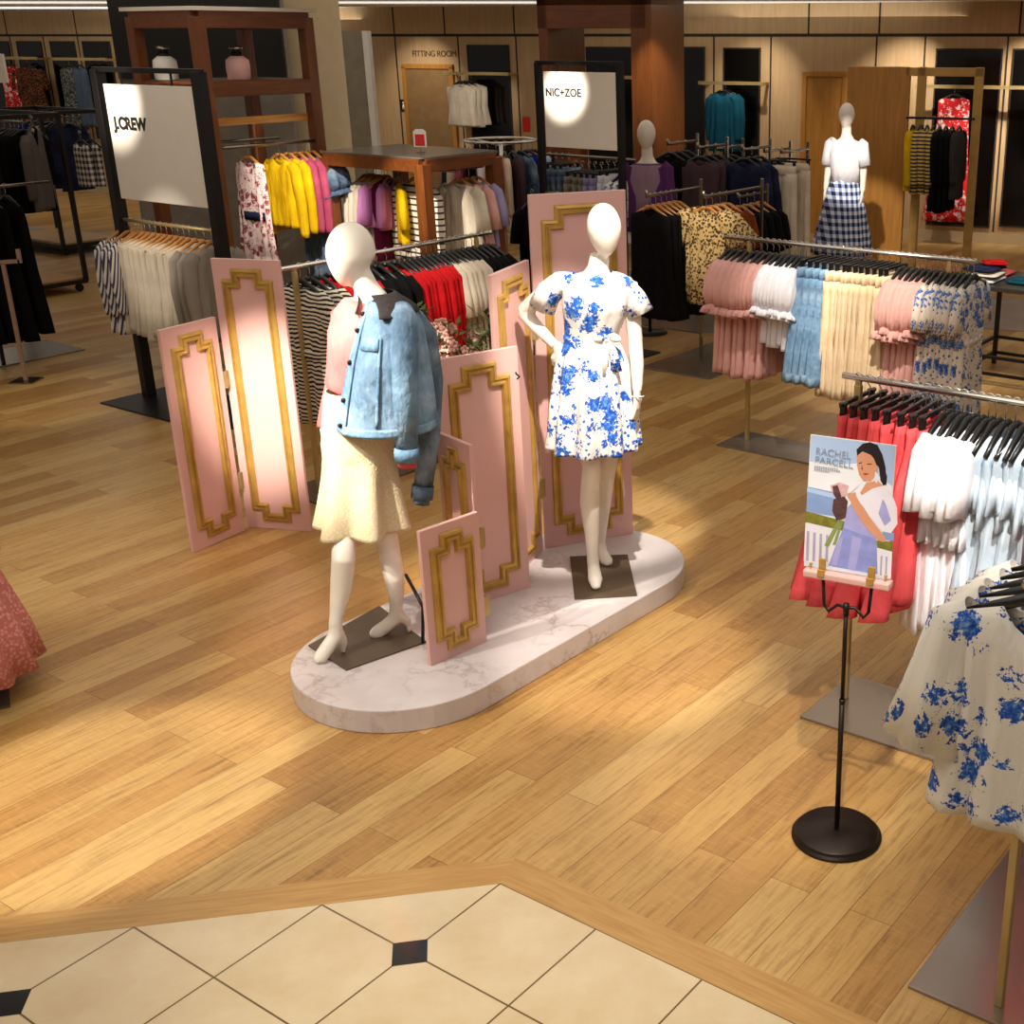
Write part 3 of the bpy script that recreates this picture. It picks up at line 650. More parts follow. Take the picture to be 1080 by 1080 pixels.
def jsleeve(pts, rr, mat, cuff, cmat):
    g = MB(); g.tube(pts, rr, 28, ref=(1, 0, 0), fold=(.03, 5, 0)); o = g.build('jacket_sleeve', mat, jo)
    a, b = Vector(pts[-2]), Vector(pts[-1]); d = (b-a).normalized()
    g = MB(); g.tube([b - d*.055, b + d*.006], [(rr[-1][0]+.007, rr[-1][1]+.007)]*2, 24, ref=(1, 0, 0), cap=False); g.build('cuff', cmat, o, thick=.004)
    g = MB(); g.tube([b - d*.03, b + d*.034], [(rr[-1][0]-.004, rr[-1][1]-.004)]*2, 24, ref=(1, 0, 0), cap=True); g.build('lining_cuff', cuff, o)
jsleeve([P1(424, 328, -.09), P1(425, 336, -.155), P1(426, 370, -.20), P1(427, 420, -.21), P1(429, 484, -.20)], [(.045, .045), (.062, .055), (.06, .055), (.056, .05), (.044, .04)], C['jacket'], C['salmon'], C['denim'])
jsleeve([P1(430, 330, .02), P1(446, 352, .06), P1(454, 400, .08), P1(452, 460, .06), P1(445, 524, .03)], [(.05, .05), (.06, .055), (.056, .05), (.05, .045), (.04, .035)], C['shadejacket'], C['shadejacket'], C['shadejacket'])
base_plate(t1, B1, ((325, 682), (365, 708), (450, 678), (400, 640)), M['darksteel'])
g = MB(); pr = F1(446, 678, .008); pk = P1(446, 640, pr.y + B1.y - Y1 + .0); g.tube([pr, pk, P1(428, 606, .02)], .008, 10); g.build('calf_rod', M['bronze'], t1)
# ================================================================== GARMENTS AND HANGERS
def zat(g, v):
    k = -(v-540)/FPX; return HC + (k*g.y*CP - g.y*SP)/(CP + k*SP)
def itp(tb, v):
    for (a, x), (b, y) in zip(tb, tb[1:]):
        if v <= b: return lerp(x, y, (v-a)/(b-a) if b > a else 1)
    return tb[-1][1]
def hung(m, hw, th, L, zt=-.118, slope=.30, neck=.07, dip=.05, fold=(.012, 5), seed=0, nv=18, nu=44, x0=0.0, hem=.0):
    r = random.Random(seed); ph = [r.uniform(0, 6.28) for _ in range(4)]; rings = []
    hw = hw if isinstance(hw, list) else [(0, hw), (1, hw)]; th = th if isinstance(th, list) else [(0, .012), (.12, th), (1, th)]
    for i in range(nv+1):
        v = i/nv; W = itp(hw, v); T = itp(th, v); ring = []
        for j in range(nu):
            a = 2*PI*j/nu; cx, sx = math.cos(a), math.sin(a)
            x = W*math.copysign(abs(cx)**.75, cx); y = T*math.copysign(abs(sx)**.7, sx)
            ztop = zt - slope*max(0, abs(x)-neck)
            if abs(x) < neck: ztop -= (dip if sx < 0 else dip*.3)*(1-(x/neck)**2)
            z = lerp(ztop, -L + hem*math.sin(3*a+ph[0]), v)
            q = min(1, v*1.6)
            y += fold[0]*q*(math.sin(fold[1]*2*PI*x/(2*W+1e-6) + ph[1] + v) + .5*math.sin(fold[1]*1.7*PI*x/(W+1e-6) + ph[2]))
            x += .35*fold[0]*q*math.sin(5*a + ph[3] + 3*v)
            ring.append(Vector((x + x0, y, z)))
        rings.append(ring)
    m.loft(rings, False)
def g_top(name, mat, L=.72, hw=.2, th=.03, sl='short', slen=.24, flare=1.0, fold=(.012, 5), seed=0, smat=None, neck=.07, dip=.05, slope=.30, trim=None, peplum=None, belt=None, zt=-.118):
    t = thing(name, None, None)
    m = MB(); hung(m, [(0, hw), (.18, hw), (.5, hw*.93*lerp(1, flare, .3)), (1, hw*flare)], [(0, .012), (.12, th), (1, th*1.1)], L, fold=fold, seed=seed, neck=neck, dip=dip, slope=slope, zt=zt)
    m.build('bodice', mat, t, thick=.002)
    zs = zt - slope*(hw-neck) - .02
    if sl:
        for s in (-1, 1):
            m = MB(); sm_ = smat or mat; y = .35*th
            if sl == 'puff':
                m.tube([(s*(hw-.05), 0, zs+.02), (s*(hw-.01), 0, zs-.02), (s*(hw+.03), .0, zs-.09), (s*(hw+.045), 0, zs-slen*.55), (s*(hw+.045), 0, zs-slen*.74), (s*(hw+.03), 0, zs-slen*.8), (s*(hw+.05), 0, zs-slen*.9), (s*(hw+.06), 0, zs-slen)],
                       [(th, .04), (th*1.3, .06), (th*1.6, .072), (th*1.5, .074), (th*1.1, .055), (th*.9, .045), (th*1.5, .07), (th*1.9, .088)], 30, ref=(0, 1, 0), cap=False, fold=(.22, 8, seed))
            elif sl == 'bell':
                m.tube([(s*(hw-.06), 0, zs+.03), (s*(hw-.0), 0, zs-.02), (s*(hw+.03), -.01, zs-slen*.5), (s*(hw+.06), -.02, zs-slen)], [(th, .045), (th*1.3, .07), (th*1.6, .085), (th*2.2, .115)], 40, ref=(0, 1, 0), cap=False, fold=(.14, 5, seed))
            elif sl == 'cape':
                m.tube([(s*(hw-.08), 0, zs+.05), (s*(hw), 0, zs), (s*(hw+.07), .0, zs-.09), (s*(hw+.13), 0, zs-slen)], [(th*.9, .05), (th, .085), (th*1.2, .10), (th*1.5, .11)], 24, ref=(0, 1, 0), cap=False, fold=(.12, 7, seed))
            elif sl == 'short':
                m.tube([(s*(hw-.05), 0, zs+.015), (s*(hw+.0), 0, zs-.03), (s*(hw+.03), 0, zs-slen*.6), (s*(hw+.045), 0, zs-slen)], [(th*.9, .05), (th, .07), (th, .075), (th*1.05, .078)], 16, ref=(0, 1, 0), cap=False, fold=(.06, 5, seed))
            else:
                m.tube([(s*(hw-.05), 0, zs+.015), (s*(hw-.0), 0, zs-.04), (s*(hw+.025), y*.4, zs-slen*.5), (s*(hw+.015), y, zs-slen*.93), (s*(hw+.015), y, zs-slen)], [(th*.9, .045), (th, .062), (th*.9, .055), (th*.8, .045), (th*.75, .04)], 16, ref=(0, 1, 0), cap=False, fold=(.05, 4, seed))
            m.build('sleeve', sm_, t, thick=.002)
    if peplum:
        m = MB(); z, l, k = peplum
        m.tube([(0, 0, -z), (0, 0, -z-l*.5), (0, 0, -z-l)], [(hw*.98, th*1.15), (hw*1.08, th*1.5), (hw*1.16, th*1.7)], 60, ref=(1, 0, 0), cap=False, fold=(.10, k, seed)); m.build('ruffle', smat or mat, t, thick=.002)
    if belt:
        m = MB(); z, l = belt[:2]; m.tube([(0, 0, -z), (0, 0, -z-l)], [(hw*1.0, th*1.25)]*2, 40, ref=(1, 0, 0), cap=False); m.build('belt', belt[2], t, thick=.003)
    return t
def g_skirt(name, mat, L=.8, w0=.17, w1=.27, th=.028, th1=None, fold=(.016, 6), seed=0, band=True, zt=-.125, tiers=0):
    t = thing(name, None, None); m = MB()
    hung(m, [(0, w0), (.1, w0), (1, w1)], [(0, th*.7), (.2, th), (1, th1 or th*1.3)], L, zt=zt, slope=0, neck=.01, dip=0, fold=fold, seed=seed, hem=.01)
    m.build('skirt_body', mat, t, thick=.002)
    if band:
        m = MB(); m.tube([(0, 0, zt+.004), (0, 0, zt-.035)], [(w0*1.0, th*.9)]*2, 32, ref=(1, 0, 0), cap=False); m.build('waistband', mat, t, thick=.003)
    return t
def g_trousers(name, mat, L=.9, w=.18, th=.03, cuff=None, spread=1.0, seed=0, fold=(.010, 4)):
    t = thing(name, None, None); m = MB(); m.tube([(0, 0, -.118), (0, 0, -.15), (0, 0, -.2)], [(w, th*.75), (w*1.0, th*.9), (w*1.0, th)], 32, ref=(1, 0, 0), cap=False); m.build('waist', mat, t, thick=.002)
    for s in (-1, 1):
        m = MB(); hung(m, [(0, w*.5), (1, w*.5*spread)], [(0, th*.9), (1, th)], L, zt=-.185, slope=0, neck=.01, dip=0, fold=fold, seed=seed+s, x0=s*w*.52, nv=12, nu=28)
        o = m.build('trouser_leg', mat, t, thick=.002)
        if cuff:
            m = MB(); m.tube([(s*w*.52, 0, -L+.06), (s*w*.52, 0, -L-.004)], [(w*.53*spread, th*1.15)]*2, 24, ref=(1, 0, 0), cap=False); m.build('cuff', cuff, o, thick=.004)
    return t
def hook(m, zn=-.088):
    m.tube([(0, -.016, -.004)] + [(0, .02*math.sin(a)*-1, .02*math.cos(a)) for a in [-1.5 + i*.45 for i in range(8)]] + [(0, .004, -.03), (0, 0, -.045), (0, 0, zn)], .0024, 6)
def h_shirt(name, mat, hw=.19, drop=.075, r=.009):
    t = thing(name, None, None); m = MB(); hook(m); m.build('hook', M['chrome'], t)
    m = MB()
    for s in (-1, 1): m.tube([(0, 0, -.086), (s*.035, 0, -.09), (s*hw*.55, 0, -.09-drop*.45), (s*hw, 0, -.09-drop)], [(r, r), (r, r*1.4), (r, r*1.3), (r*.8, r)], 8, ref=(0, 1, 0))
    m.build('shoulder_arm', mat, t); return t
def h_clip(name, mat, hw=.15):
    t = thing(name, None, None); m = MB(); hook(m, -.075); m.build('hook', M['chrome'], t)
    m = MB(); m.bar((-hw, 0, -.08), (hw, 0, -.08), .014, .018); m.build('crossbar', mat, t, False, bevel=.003)
    for s in (-1, 1):
        m = MB(); m.box((s*hw*.82, 0, -.108), (.026, .022, .05)); m.box((s*hw*.82, .0, -.078), (.03, .03, .012)); m.build('clip', mat, t, False, bevel=.003)
    return t
ORD = ['first', 'second', 'third', 'fourth', 'fifth', 'sixth', 'seventh', 'eighth', 'ninth', 'tenth', 'eleventh', 'twelfth']
def fin(o, label, cat, group, loc, rz):
    o.location = loc; o.rotation_euler = (0, 0, rz); tag(o, label, cat, group)
HANG = {'black': lambda: h_shirt('clothes_hanger', M['plastic'], .19, .075, .0125), 'wood': lambda: h_shirt('clothes_hanger', M['hangwood'], .195, .085, .011), 'clip': lambda: h_clip('clip_hanger', M['plastic'])}
HD = {'black': 'black hanger', 'wood': 'wooden hanger', 'clip': 'black clip hanger'}
def run(makers, n, org, dr, t0, t1, desc, where, cat, group, hang='black', side='from the left', jit=.05, first_rz=None):
    """n garments spaced along a rail; each is a copy of one of the makers' garments, on a hanger of its own"""
    protos = [mk() for mk in makers]; used = set(); hp = HANG[hang](); rz0 = math.atan2(dr.y, dr.x) - PI/2
    for i in range(n):
        p = protos[i % len(protos)]
        o = p if id(p) not in used else copy_tree(p); used.add(id(p)); o.scale = (random.uniform(.95, 1.05), 1, random.uniform(.97, 1.03))
        t = lerp(t0, t1, (i + .0)/(n-1)) if n > 1 else (t0+t1)/2
        loc = org + dr*t; rz = rz0 + random.uniform(-jit, jit)
        if first_rz and i == 0: rz = rz0 + first_rz
        if n == 1: lab = '%s %s' % (desc, where); hl = '%s of %s %s' % (HD[hang], desc, where)
        else: lab = '%s %s %s %s' % (ORD[i], desc, side, where); hl = '%s of the %s %s %s' % (HD[hang], ORD[i], desc, where)
        fin(o, lab, cat, group, loc, rz)
        h = hp if i == 0 else copy_tree(hp); fin(h, hl, 'hanger', 'hangers: ' + group, loc, rz)
RR = .013
def rack(name, label, P, dr, t0, t1, zr, posts, base, pm=None, rm=None, bm=None, bt=.012, pw=.03):
    """straight clothes rack: rail along dr from P, posts at distances along it, plate base=(t0, t1, side, side)"""
    t = thing(name, label, 'clothes rack', (P.x, P.y, 0)); rz = math.atan2(dr.y, dr.x)
    t.rotation_euler = (0, 0, rz)
    m = MB(); m.tube([(t0, 0, zr), (t1, 0, zr)], RR, 14); m.build('rail', rm or M['chrome'], t)
    for q in posts:
        m = MB(); m.box((q, 0, (zr-.03)/2+bt/2), (pw, pw*.8, zr-.03-bt)); m.box((q, 0, zr-.02), (pw*.8, pw*.7, .03)); m.build('post', pm or M['brass'], t, False, bevel=.003)
    for b in (base if isinstance(base, list) else [base]):
        m = MB(); m.box(((b[0]+b[1])/2, (b[2]+b[3])/2, bt/2), (b[1]-b[0], b[3]-b[2], bt)); m.build('base_plate', bm or M['plate'], t, False, bevel=.002)
    return t
V0 = lambda x, y, z=0: Vector((x, y, z))

# ---- brass rack behind the poster (front right)
R2 = V0(.602, 4.824); z2 = 1.44
rack('clothes_rack', 'brass clothes rack behind the poster stand, full of red skirts, white and blue tops', R2, BV, -.07, 1.35, z2, (0, 1.2), (-.08, 1.3, -.25, .2))
o2 = R2 + UP*z2; W2 = 'on the rack behind the poster'
run([lambda: g_skirt('skirt', C['coral'], .80, .16, .50, .03, .07, (.02, 5), 1), lambda: g_skirt('skirt', C['coral'], .76, .16, .40, .03, .06, (.02, 6), 2)], 8, o2, BV, .0, .34, 'coral red skirt', W2, 'skirt', 'coral skirts behind the poster', 'clip')
run([lambda: g_top('blouse', C['white'], .95, .19, .034, 'short', .24, 1.15, (.022, 5), 3, peplum=(.42, .12, 9)), lambda: g_top('blouse', C['white'], .92, .19, .036, 'short', .22, 1.1, (.022, 6), 4, peplum=(.40, .14, 11))], 6, o2, BV, .375, .545, 'white ruffled blouse', W2, 'blouse', 'white blouses behind the poster')
run([lambda: g_top('dress', C['ltblue'], .98, .18, .034, None, .2, 1.35, (.02, 6), 5, peplum=(.22, .16, 9)), lambda: g_top('dress', C['ltblue'], .95, .18, .036, None, .2, 1.3, (.02, 7), 6, peplum=(.24, .2, 8))], 7, o2, BV, .575, .80, 'pale blue ruffled dress', W2, 'dress', 'pale blue dresses behind the poster')
run([lambda: g_top('dress', C['salmon'], 1.0, .19, .036, 'long', .5, 1.4, (.022, 6), 7)], 6, o2, BV, .835, 1.1, 'salmon pink dress', W2, 'dress', 'salmon dresses behind the poster')

# ---- brass rack further back (right)
R1 = V0(.291, 8.563); z1 = 1.42; o1 = R1 + UP*z1; W1 = 'on the far brass rack'
rack('clothes_rack', 'brass clothes rack with pink, denim, cream and floral clothes, behind the right front rack', R1, BV, -.2, 1.62, z1, (0, 1.45), (-.12, 1.5, -.22, .17))
pk = [lambda: g_top('blouse', C['blush'], .92, .19, .034, 'puff', .32, 1.1, (.014, 5), 8, peplum=None), lambda: g_top('blouse', C['blush'], .9, .19, .036, 'puff', .3, 1.15, (.014, 6), 9)]
run(pk, 8, o1, BV, -.16, .19, 'dusty pink puff-sleeve top', W1 + ', left', 'blouse', 'pink tops at the left of the far brass rack')
run([lambda: g_top('blouse', C['white'], .66, .19, .034, 'puff', .28, 1.1, (.016, 6), 10)], 6, o1, BV, .235, .44, 'white puff-sleeve blouse', W1, 'blouse', 'white blouses on the far brass rack')
run([lambda: g_trousers('trousers', C['denim'], .88, .18, .036, C['jacket'], 2.0, 11, (.022, 4))], 4, o1, BV, .49, .65, 'cuffed denim trousers', W1, 'trousers', 'denim trousers on the far brass rack', 'clip')
run([lambda: g_trousers('trousers', C['cream'], .93, .18, .034, None, 1.25, 12, (.018, 4)), lambda: g_trousers('trousers', C['cream'], .95, .18, .036, None, 1.2, 14, (.02, 4))], 10, o1, BV, .70, 1.09, 'cream trousers', W1, 'trousers', 'cream trousers on the far brass rack', 'clip')
run(pk, 6, o1, BV, 1.13, 1.34, 'pale pink ruffle-sleeve top', W1 + ', right', 'blouse', 'pink tops at the right of the far brass rack')
run([lambda: g_top('dress', C['florm'], 1.0, .2, .034, 'short', .22, 1.2, (.014, 5), 15, belt=(.45, .04, C['florm']))], 7, o1, BV, 1.375, 1.61, 'blue floral dress', W1, 'dress', 'floral dresses on the far brass rack')

# ---- rack behind the jacket mannequin
R3 = V0(-2.48, 7.43); o3 = R3 + UP*1.42; W3 = 'behind the jacket mannequin'; F3 = 'from the front'
rack('clothes_rack', 'brass clothes rack with striped, red and white clothes behind the jacket mannequin', R3, AV, -.06, 1.75, 1.42, (.06, 1.6), (-.1, 1.7, -.2, .2), bm=M['darksteel'])
run([lambda: g_top('dress', C['stripe_bw'], .98, .2, .034, 'short', .24, 1.05, (.01, 5), 16, belt=(.5, .05, C['stripe_bw']))], 3, o3, AV, .10, .24, 'black and white striped dress', W3, 'dress', 'striped dresses', side=F3)
run([lambda: g_top('blouse', C['red'], .8, .2, .034, 'long', .5, 1.1, (.012, 5), 17)], 4, o3, AV, .33, .53, 'red top', W3 + ', near group', 'blouse', 'red tops nearer the front', side=F3)
run([lambda: g_top('jacket', C['black'], .75, .21, .036, 'long', .52, 1.05, (.012, 4), 18)], 3, o3, AV, .62, .78, 'black jacket', W3 + ', before the reds', 'jacket', 'black jackets', side=F3)
run([lambda: g_top('blouse', C['red'], .82, .2, .036, 'long', .5, 1.1, (.012, 5), 19)], 8, o3, AV, .86, 1.17, 'red top', W3 + ', far group', 'blouse', 'red tops farther along', side=F3)
run([lambda: g_top('blouse', C['offwhite'], .86, .2, .036, 'short', .3, 1.1, (.012, 6), 20)], 6, o3, AV, 1.21, 1.45, 'off-white top', W3, 'blouse', 'off-white tops', side=F3)
run([lambda: g_top('blouse', C['black'], .7, .19, .034, 'short', .2, 1.0, (.012, 5), 21)], 5, o3, AV, 1.50, 1.72, 'black top', W3 + ', far end', 'blouse', 'black tops at the far end', side=F3)

# ---- corner rack at the lower right
R5 = V0(.842, 2.93); o5 = R5 + UP*1.42; W5 = 'on the lower right corner rack'
rack('clothes_rack', 'brass clothes rack with pink-reflecting steel base in the lower right corner', R5, AV, -.08, .85, 1.42, (.05, .75), (-.03, .9, -.26, .26))
run([lambda: g_top('dress', C['florbig'], .80, .235, .036, 'bell', .40, 1.22, (.016, 4), 22, neck=.085, dip=.09, slope=.36), lambda: g_top('dress', C['florbig'], .80, .235, .04, 'bell', .38, 1.2, (.016, 5), 23, neck=.085, dip=.09, slope=.36)], 5, o5, AV, .03, .36, 'large blue floral dress', W5, 'dress', 'floral dresses in the lower right corner', side=F3)

# ---- sign stand with the poster
SB = G(882, 882); t = thing('poster_stand', 'thin black poster stand with round base in front of the right rack', 'sign stand', (SB.x, SB.y, 0))
m = MB(); m.lathe([(.0, .0), (.158, 0), (.162, .006), (.162, .012), (.150, .014), (.150, .024), (.146, .030), (0, .032)], n=64, cap=False); m.build('base', M['bronze'], t)
zs = zat(SB, 640)
m = MB(); m.tube([(0, 0, .03), (0, 0, .55)], .0095, 14); m.tube([(0, 0, .55), (0, 0, zs)], .0075, 14); m.tube([(0, 0, .545), (0, 0, .56)], .011, 14); m.tube([(0, 0, zs-.03), (0, 0, zs+.012)], .011, 14); m.build('pole', M['bronze'], t)
# fork and holder across direction BV-ish, poster slightly tilted back
pd = Vector((.91, -.41, 0)).normalized(); pn = Vector((-pd.y, pd.x, 0)); pn = pn if pn.y > 0 else -pn
m = MB(); m.tube([-pd*.085 + UP*(zs+.095), -pd*.078 + UP*(zs-.005), -pd*.062 + UP*(zs-.028), -pd*.03 + UP*(zs+.002), UP*(zs-.004), pd*.03 + UP*(zs+.002), pd*.062 + UP*(zs-.028), pd*.078 + UP*(zs-.005), pd*.085 + UP*(zs+.095)], .0062, 10); m.build('fork', M['bronze'], t)
rz = math.atan2(pd.y, pd.x); zh = zs + .105
m = MB(); m.box((0, 0, zh), (.30, .05, .026), rz); m.build('holder_tray', M['pink'], t, False, bevel=.006)
for s in (-1, 1):
    m = MB(); m.box(pd*(.085*s) - pn*.012 + UP*(zh+.03), (.024, .008, .06), rz); m.box(pd*(.085*s) - pn*.026 + UP*(zh+.012), (.026, .006, .026), rz); m.build('clip', M['gold'], t, False, bevel=.002)
    m = MB(); c = pd*(.13*s) + UP*(zh+.013); m.tube([c, c + UP*.016], .004, 8); m.ell(c + UP*.018, (.006, .006, .004), 8, 5); m.build('thumb_screw', M['gold'], t)
# poster
PW, PH = .288, .455
po = SB + UP*(zh+.016) + pn*.006 - pd*.012
tp = thing('poster', 'fashion poster of a dark-haired woman holding a bouquet, in the black stand', 'poster', po, rz)
TL = Matrix.Rotation(-.06, 4, 'X') @ Matrix.Translation((-PW/2, 0, 0)) @ Matrix.Rotation(PI/2, 4, 'X')
m = MB(); m.prism([(0, 0), (PW, 0), (PW, PH), (0, PH)], -.002, .002, TL); m.build('board', M['white'], tp, False)
def px(u, v):  # photo pixel -> poster coordinates
    s = (u-848)/(934-848); top = lerp(453, 466, s); bot = lerp(606, 622, s)
    lf = lerp(848, 843, (v-453)/160); rg = lerp(934, 925, (v-466)/160); s = (u-lf)/(rg-lf)
    top = lerp(453, 467, s); bot = lerp(600, 618, s)
    return (s*PW, PH*(1-(v-top)/(bot-top)))
def P_(pts): return [px(*p) for p in pts]
def Z_(pts): return [px(840+x/4.909, 440+y/4.909) for x, y in pts]
pmats = [plain('print_sky', 'd8e4f6', .45, var=.06, scale=3), plain('print_cloud', 'eef0f6', .45, var=.02), plain('print_sea', '88a4d4', .45, var=.1, scale=14), plain('print_grass', '7d7a2c', .45, var=.25, scale=40), plain('print_fence', 'e8e6ee', .45, var=.03), plain('print_fence_gap', 'b0aac4', .45), plain('print_skin', 'd99a78', .45, var=.06), plain('print_hair', '231a20', .45), plain('print_blouse', 'efeaf6', .45, var=.03, scale=20), plain('print_lilac', 'a9a8e0', .45, var=.1, scale=22), plain('print_trousers', '8f98d8', .45, var=.12, scale=26), plain('print_blossom', 'e0b4b8', .45, var=.2, scale=60), plain('print_foliage', '5a3c3c', .45, var=.4, scale=70), plain('print_stems', '8a9a58', .45), plain('print_lips', 'b4463c', .45), plain('print_skyblue', 'b4cdf2', .45, var=.05, scale=4)]
m = MB(); ly = [0]
def L_(pts, mi, raw=False):
    ly[0] += 1; m.flat(pts if raw else Z_(pts), .0024 + ly[0]*.00006, TL, mi)
e_ = .002
L_([(e_, e_), (PW-e_, e_), (PW-e_, PH-e_), (e_, PH-e_)], 0, True)
L_([(e_, PH*.72), (PW-e_, PH*.62), (PW-e_, PH-e_), (e_, PH-e_)], 15, True)
L_([(e_, PH*.56), (PW*.4, PH*.5), (PW-e_, PH*.5), (PW-e_, PH*.70), (PW*.62, PH*.84), (PW*.3, PH*.80), (e_, PH*.80)], 1, True)
L_([(30, 345), (205, 390), (205, 520), (24, 485)], 2); L_([(28, 350), (200, 398), (200, 424), (28, 372)], 15)
L_([(24, 480), (230, 545), (230, 600), (22, 540)], 3); L_([(370, 650), (450, 660), (445, 716), (375, 695)], 3); L_([(400, 600), (455, 610), (452, 655), (400, 645)], 2)
L_([(22, 545), (200, 590), (150, 780), (16, 760)], 4); L_([(375, 690), (446, 715), (440, 870), (360, 850)], 4)
for i in range(4): x = 30+i*32; L_([(x, 590+i*8), (x+13, 593+i*8), (x+11, 760+i*3), (x-3, 757+i*3)], 5)
for i in range(2): x = 392+i*24; L_([(x, 735+i*5), (x+9, 738+i*5), (x+5, 850), (x-4, 848)], 5)
L_([(270, 150), (300, 120), (335, 112), (372, 128), (396, 180), (412, 250), (416, 320), (404, 348), (388, 320), (380, 250), (352, 190), (300, 165), (275, 200)], 7)
L_([(385, 190), (400, 230), (420, 300), (416, 345), (398, 345), (390, 260)], 7)
L_([(215, 555), (300, 590), (370, 640), (374, 700), (378, 840), (250, 812), (140, 785), (170, 690), (200, 610)], 10)
L_([(255, 620), (300, 640), (270, 820), (235, 808)], 9); L_([(190, 640), (215, 610), (180, 790), (150, 782)], 9)
L_([(225, 470), (250, 440), (300, 420), (350, 560), (372, 640), (290, 610), (212, 575)], 9)
L_([(300, 395), (345, 360), (400, 345), (440, 385), (468, 470), (470, 560), (440, 610), (400, 600), (340, 520), (300, 450), (250, 455), (262, 420)], 8)
L_([(400, 420), (415, 450), (440, 540), (410, 570), (380, 500)], 9)
L_([(290, 385), (320, 330), (375, 320), (400, 348), (350, 362), (300, 398)], 6)
L_([(272, 185), (300, 160), (350, 185), (378, 230), (370, 290), (340, 320), (308, 322), (284, 285), (274, 235)], 6)
L_([(330, 165), (372, 180), (384, 250), (368, 235), (355, 200)], 7); L_([(362, 270), (378, 285), (372, 335), (358, 320)], 8)
L_([(282, 222), (298, 218), (298, 223), (284, 227)], 7); L_([(322, 226), (346, 228), (345, 233), (323, 231)], 7)
L_([(300, 280), (318, 276), (334, 282), (316, 291)], 14); L_([(298, 232), (304, 255), (300, 260), (294, 256)], 14)
L_([(232, 395), (262, 385), (292, 440), (345, 530), (418, 640), (408, 662), (380, 650), (300, 545), (255, 460)], 6)
L_([(226, 392), (268, 380), (275, 410), (240, 425)], 6)
L_([(160, 420), (205, 390), (232, 430), (222, 520), (180, 540), (155, 480)], 12)
L_([(150, 335), (200, 315), (280, 300), (285, 345), (240, 385), (170, 380)], 1); L_([(145, 340), (190, 325), (235, 345), (225, 400), (175, 410), (150, 375)], 11); L_([(155, 345), (180, 340), (200, 400), (185, 430), (160, 390)], 12)
L_([(185, 530), (205, 535), (140, 680), (118, 672)], 13); L_([(200, 535), (212, 538), (175, 670), (160, 668)], 13)
m.build('print', pmats, tp, False)
def ptext(body, u, v, size):
    x, y = px(u, v); return text(body, 'lettering', M['greyink'], tp, TL @ Matrix.Translation((x, y, .0062)) @ Matrix.Rotation(-.02, 4, 'Z'), size, .0001)
ptext('RACHEL', 853.5, 474, .033); ptext('PARCELL', 853, 483.5, .033)
for yy, ww in ((488.0, .085), (489.8, .09), (492.0, .058)):
    x, y = px(853, yy); m = MB(); n = int(ww/.0075)
    for i in range(n): m.flat([(x+i*.0075, y), (x+i*.0075+.0055, y), (x+i*.0075+.0055, y+.0035), (x+i*.0075, y+.0035)], .0062, TL)
    m.build('small_print', M['greyink'], tp, False)
# ================================================================== SIGN FRAMES
def sign_frame(name, label, PL, w, ztop, zb0, zb1, zr, body, tsize, tx, tz, pw=.06, base=(-.35, .35), toff=.0, bx0=.05, bx1=.03):
    t = thing(name, label, 'sign frame', (PL.x, PL.y, 0), math.atan2(BV.y, BV.x))
    for x in (0, w):
        m = MB(); m.box((x, 0, ztop/2+.006), (pw, pw*1.1, ztop-.012)); m.build('post', M['black'], t, False, bevel=.003)
    m = MB(); m.box((w/2, 0, ztop), (w+pw, pw*.6, .035)); m.build('top_bar', M['black'], t, False, bevel=.003)
    m = MB(); m.tube([(0, 0, zr), (w, 0, zr)], RR, 12); m.build('rail', M['brass'], t)
    m = MB(); m.box((w/2, 0, .006), (w+.25, base[1]-base[0], .012)); m.build('base_plate', M['black'], t, False, bevel=.002)
    m = MB(); m.box(((pw*.5+bx0 + w-bx1)/2, -.01, (zb0+zb1)/2), (w-bx1-pw*.5-bx0, .03, zb1-zb0)); b = m.build('sign_board', M['board'], t, False, bevel=.002)
    for x in (w*.25, w*.75):
        m = MB(); m.box((x, -.01, (zb1+ztop)/2), (.012, .012, ztop-zb1)); m.build('hanger_rod', M['black'], t, False)
    text(body, 'lettering', M['ink'], b, Matrix.Translation((tx, -.0262, tz)) @ Matrix.Rotation(PI/2, 4, 'X'), tsize, .001, offset=toff)
    return t
R4 = Vector((*G(158, 418)[:2], 0)); z4 = zat(R4, 231)
sign_frame('sign_rack', 'tall black sign rack with white board, wooden hangers and cream tops below, at left', R4, 1.2, zat(R4, 73), zat(R4, 208), zat(R4, 88), z4, 'J.CREW', .118, .155, zat(R4, 88)-.31, .075, toff=.006)
o4 = R4 + UP*z4; W4 = 'under the left white sign'
run([lambda: g_top('shirt', C['stripe_nb'], .82, .2, .036, 'long', .5, 1.1, (.012, 5), 31)], 3, o4 + BV*.04, BV, -.04, .14, 'striped long-sleeve shirt', W4, 'shirt', 'striped shirts', 'wood')
run([lambda: g_top('blouse', C['oat'], .84, .2, .034, None, .22, 1.1, (.02, 5), 32), lambda: g_top('blouse', C['oat'], .82, .2, .036, None, .24, 1.12, (.02, 6), 33)], 10, o4, BV, .22, .84, 'cream linen top', W4, 'blouse', 'cream tops', 'wood')
run([lambda: g_top('shirt', C['greyb'], .8, .2, .034, 'long', .5, 1.1, (.012, 5), 34)], 3, o4, BV, .92, 1.1, 'grey-beige shirt', W4, 'shirt', 'grey-beige shirts', 'wood')

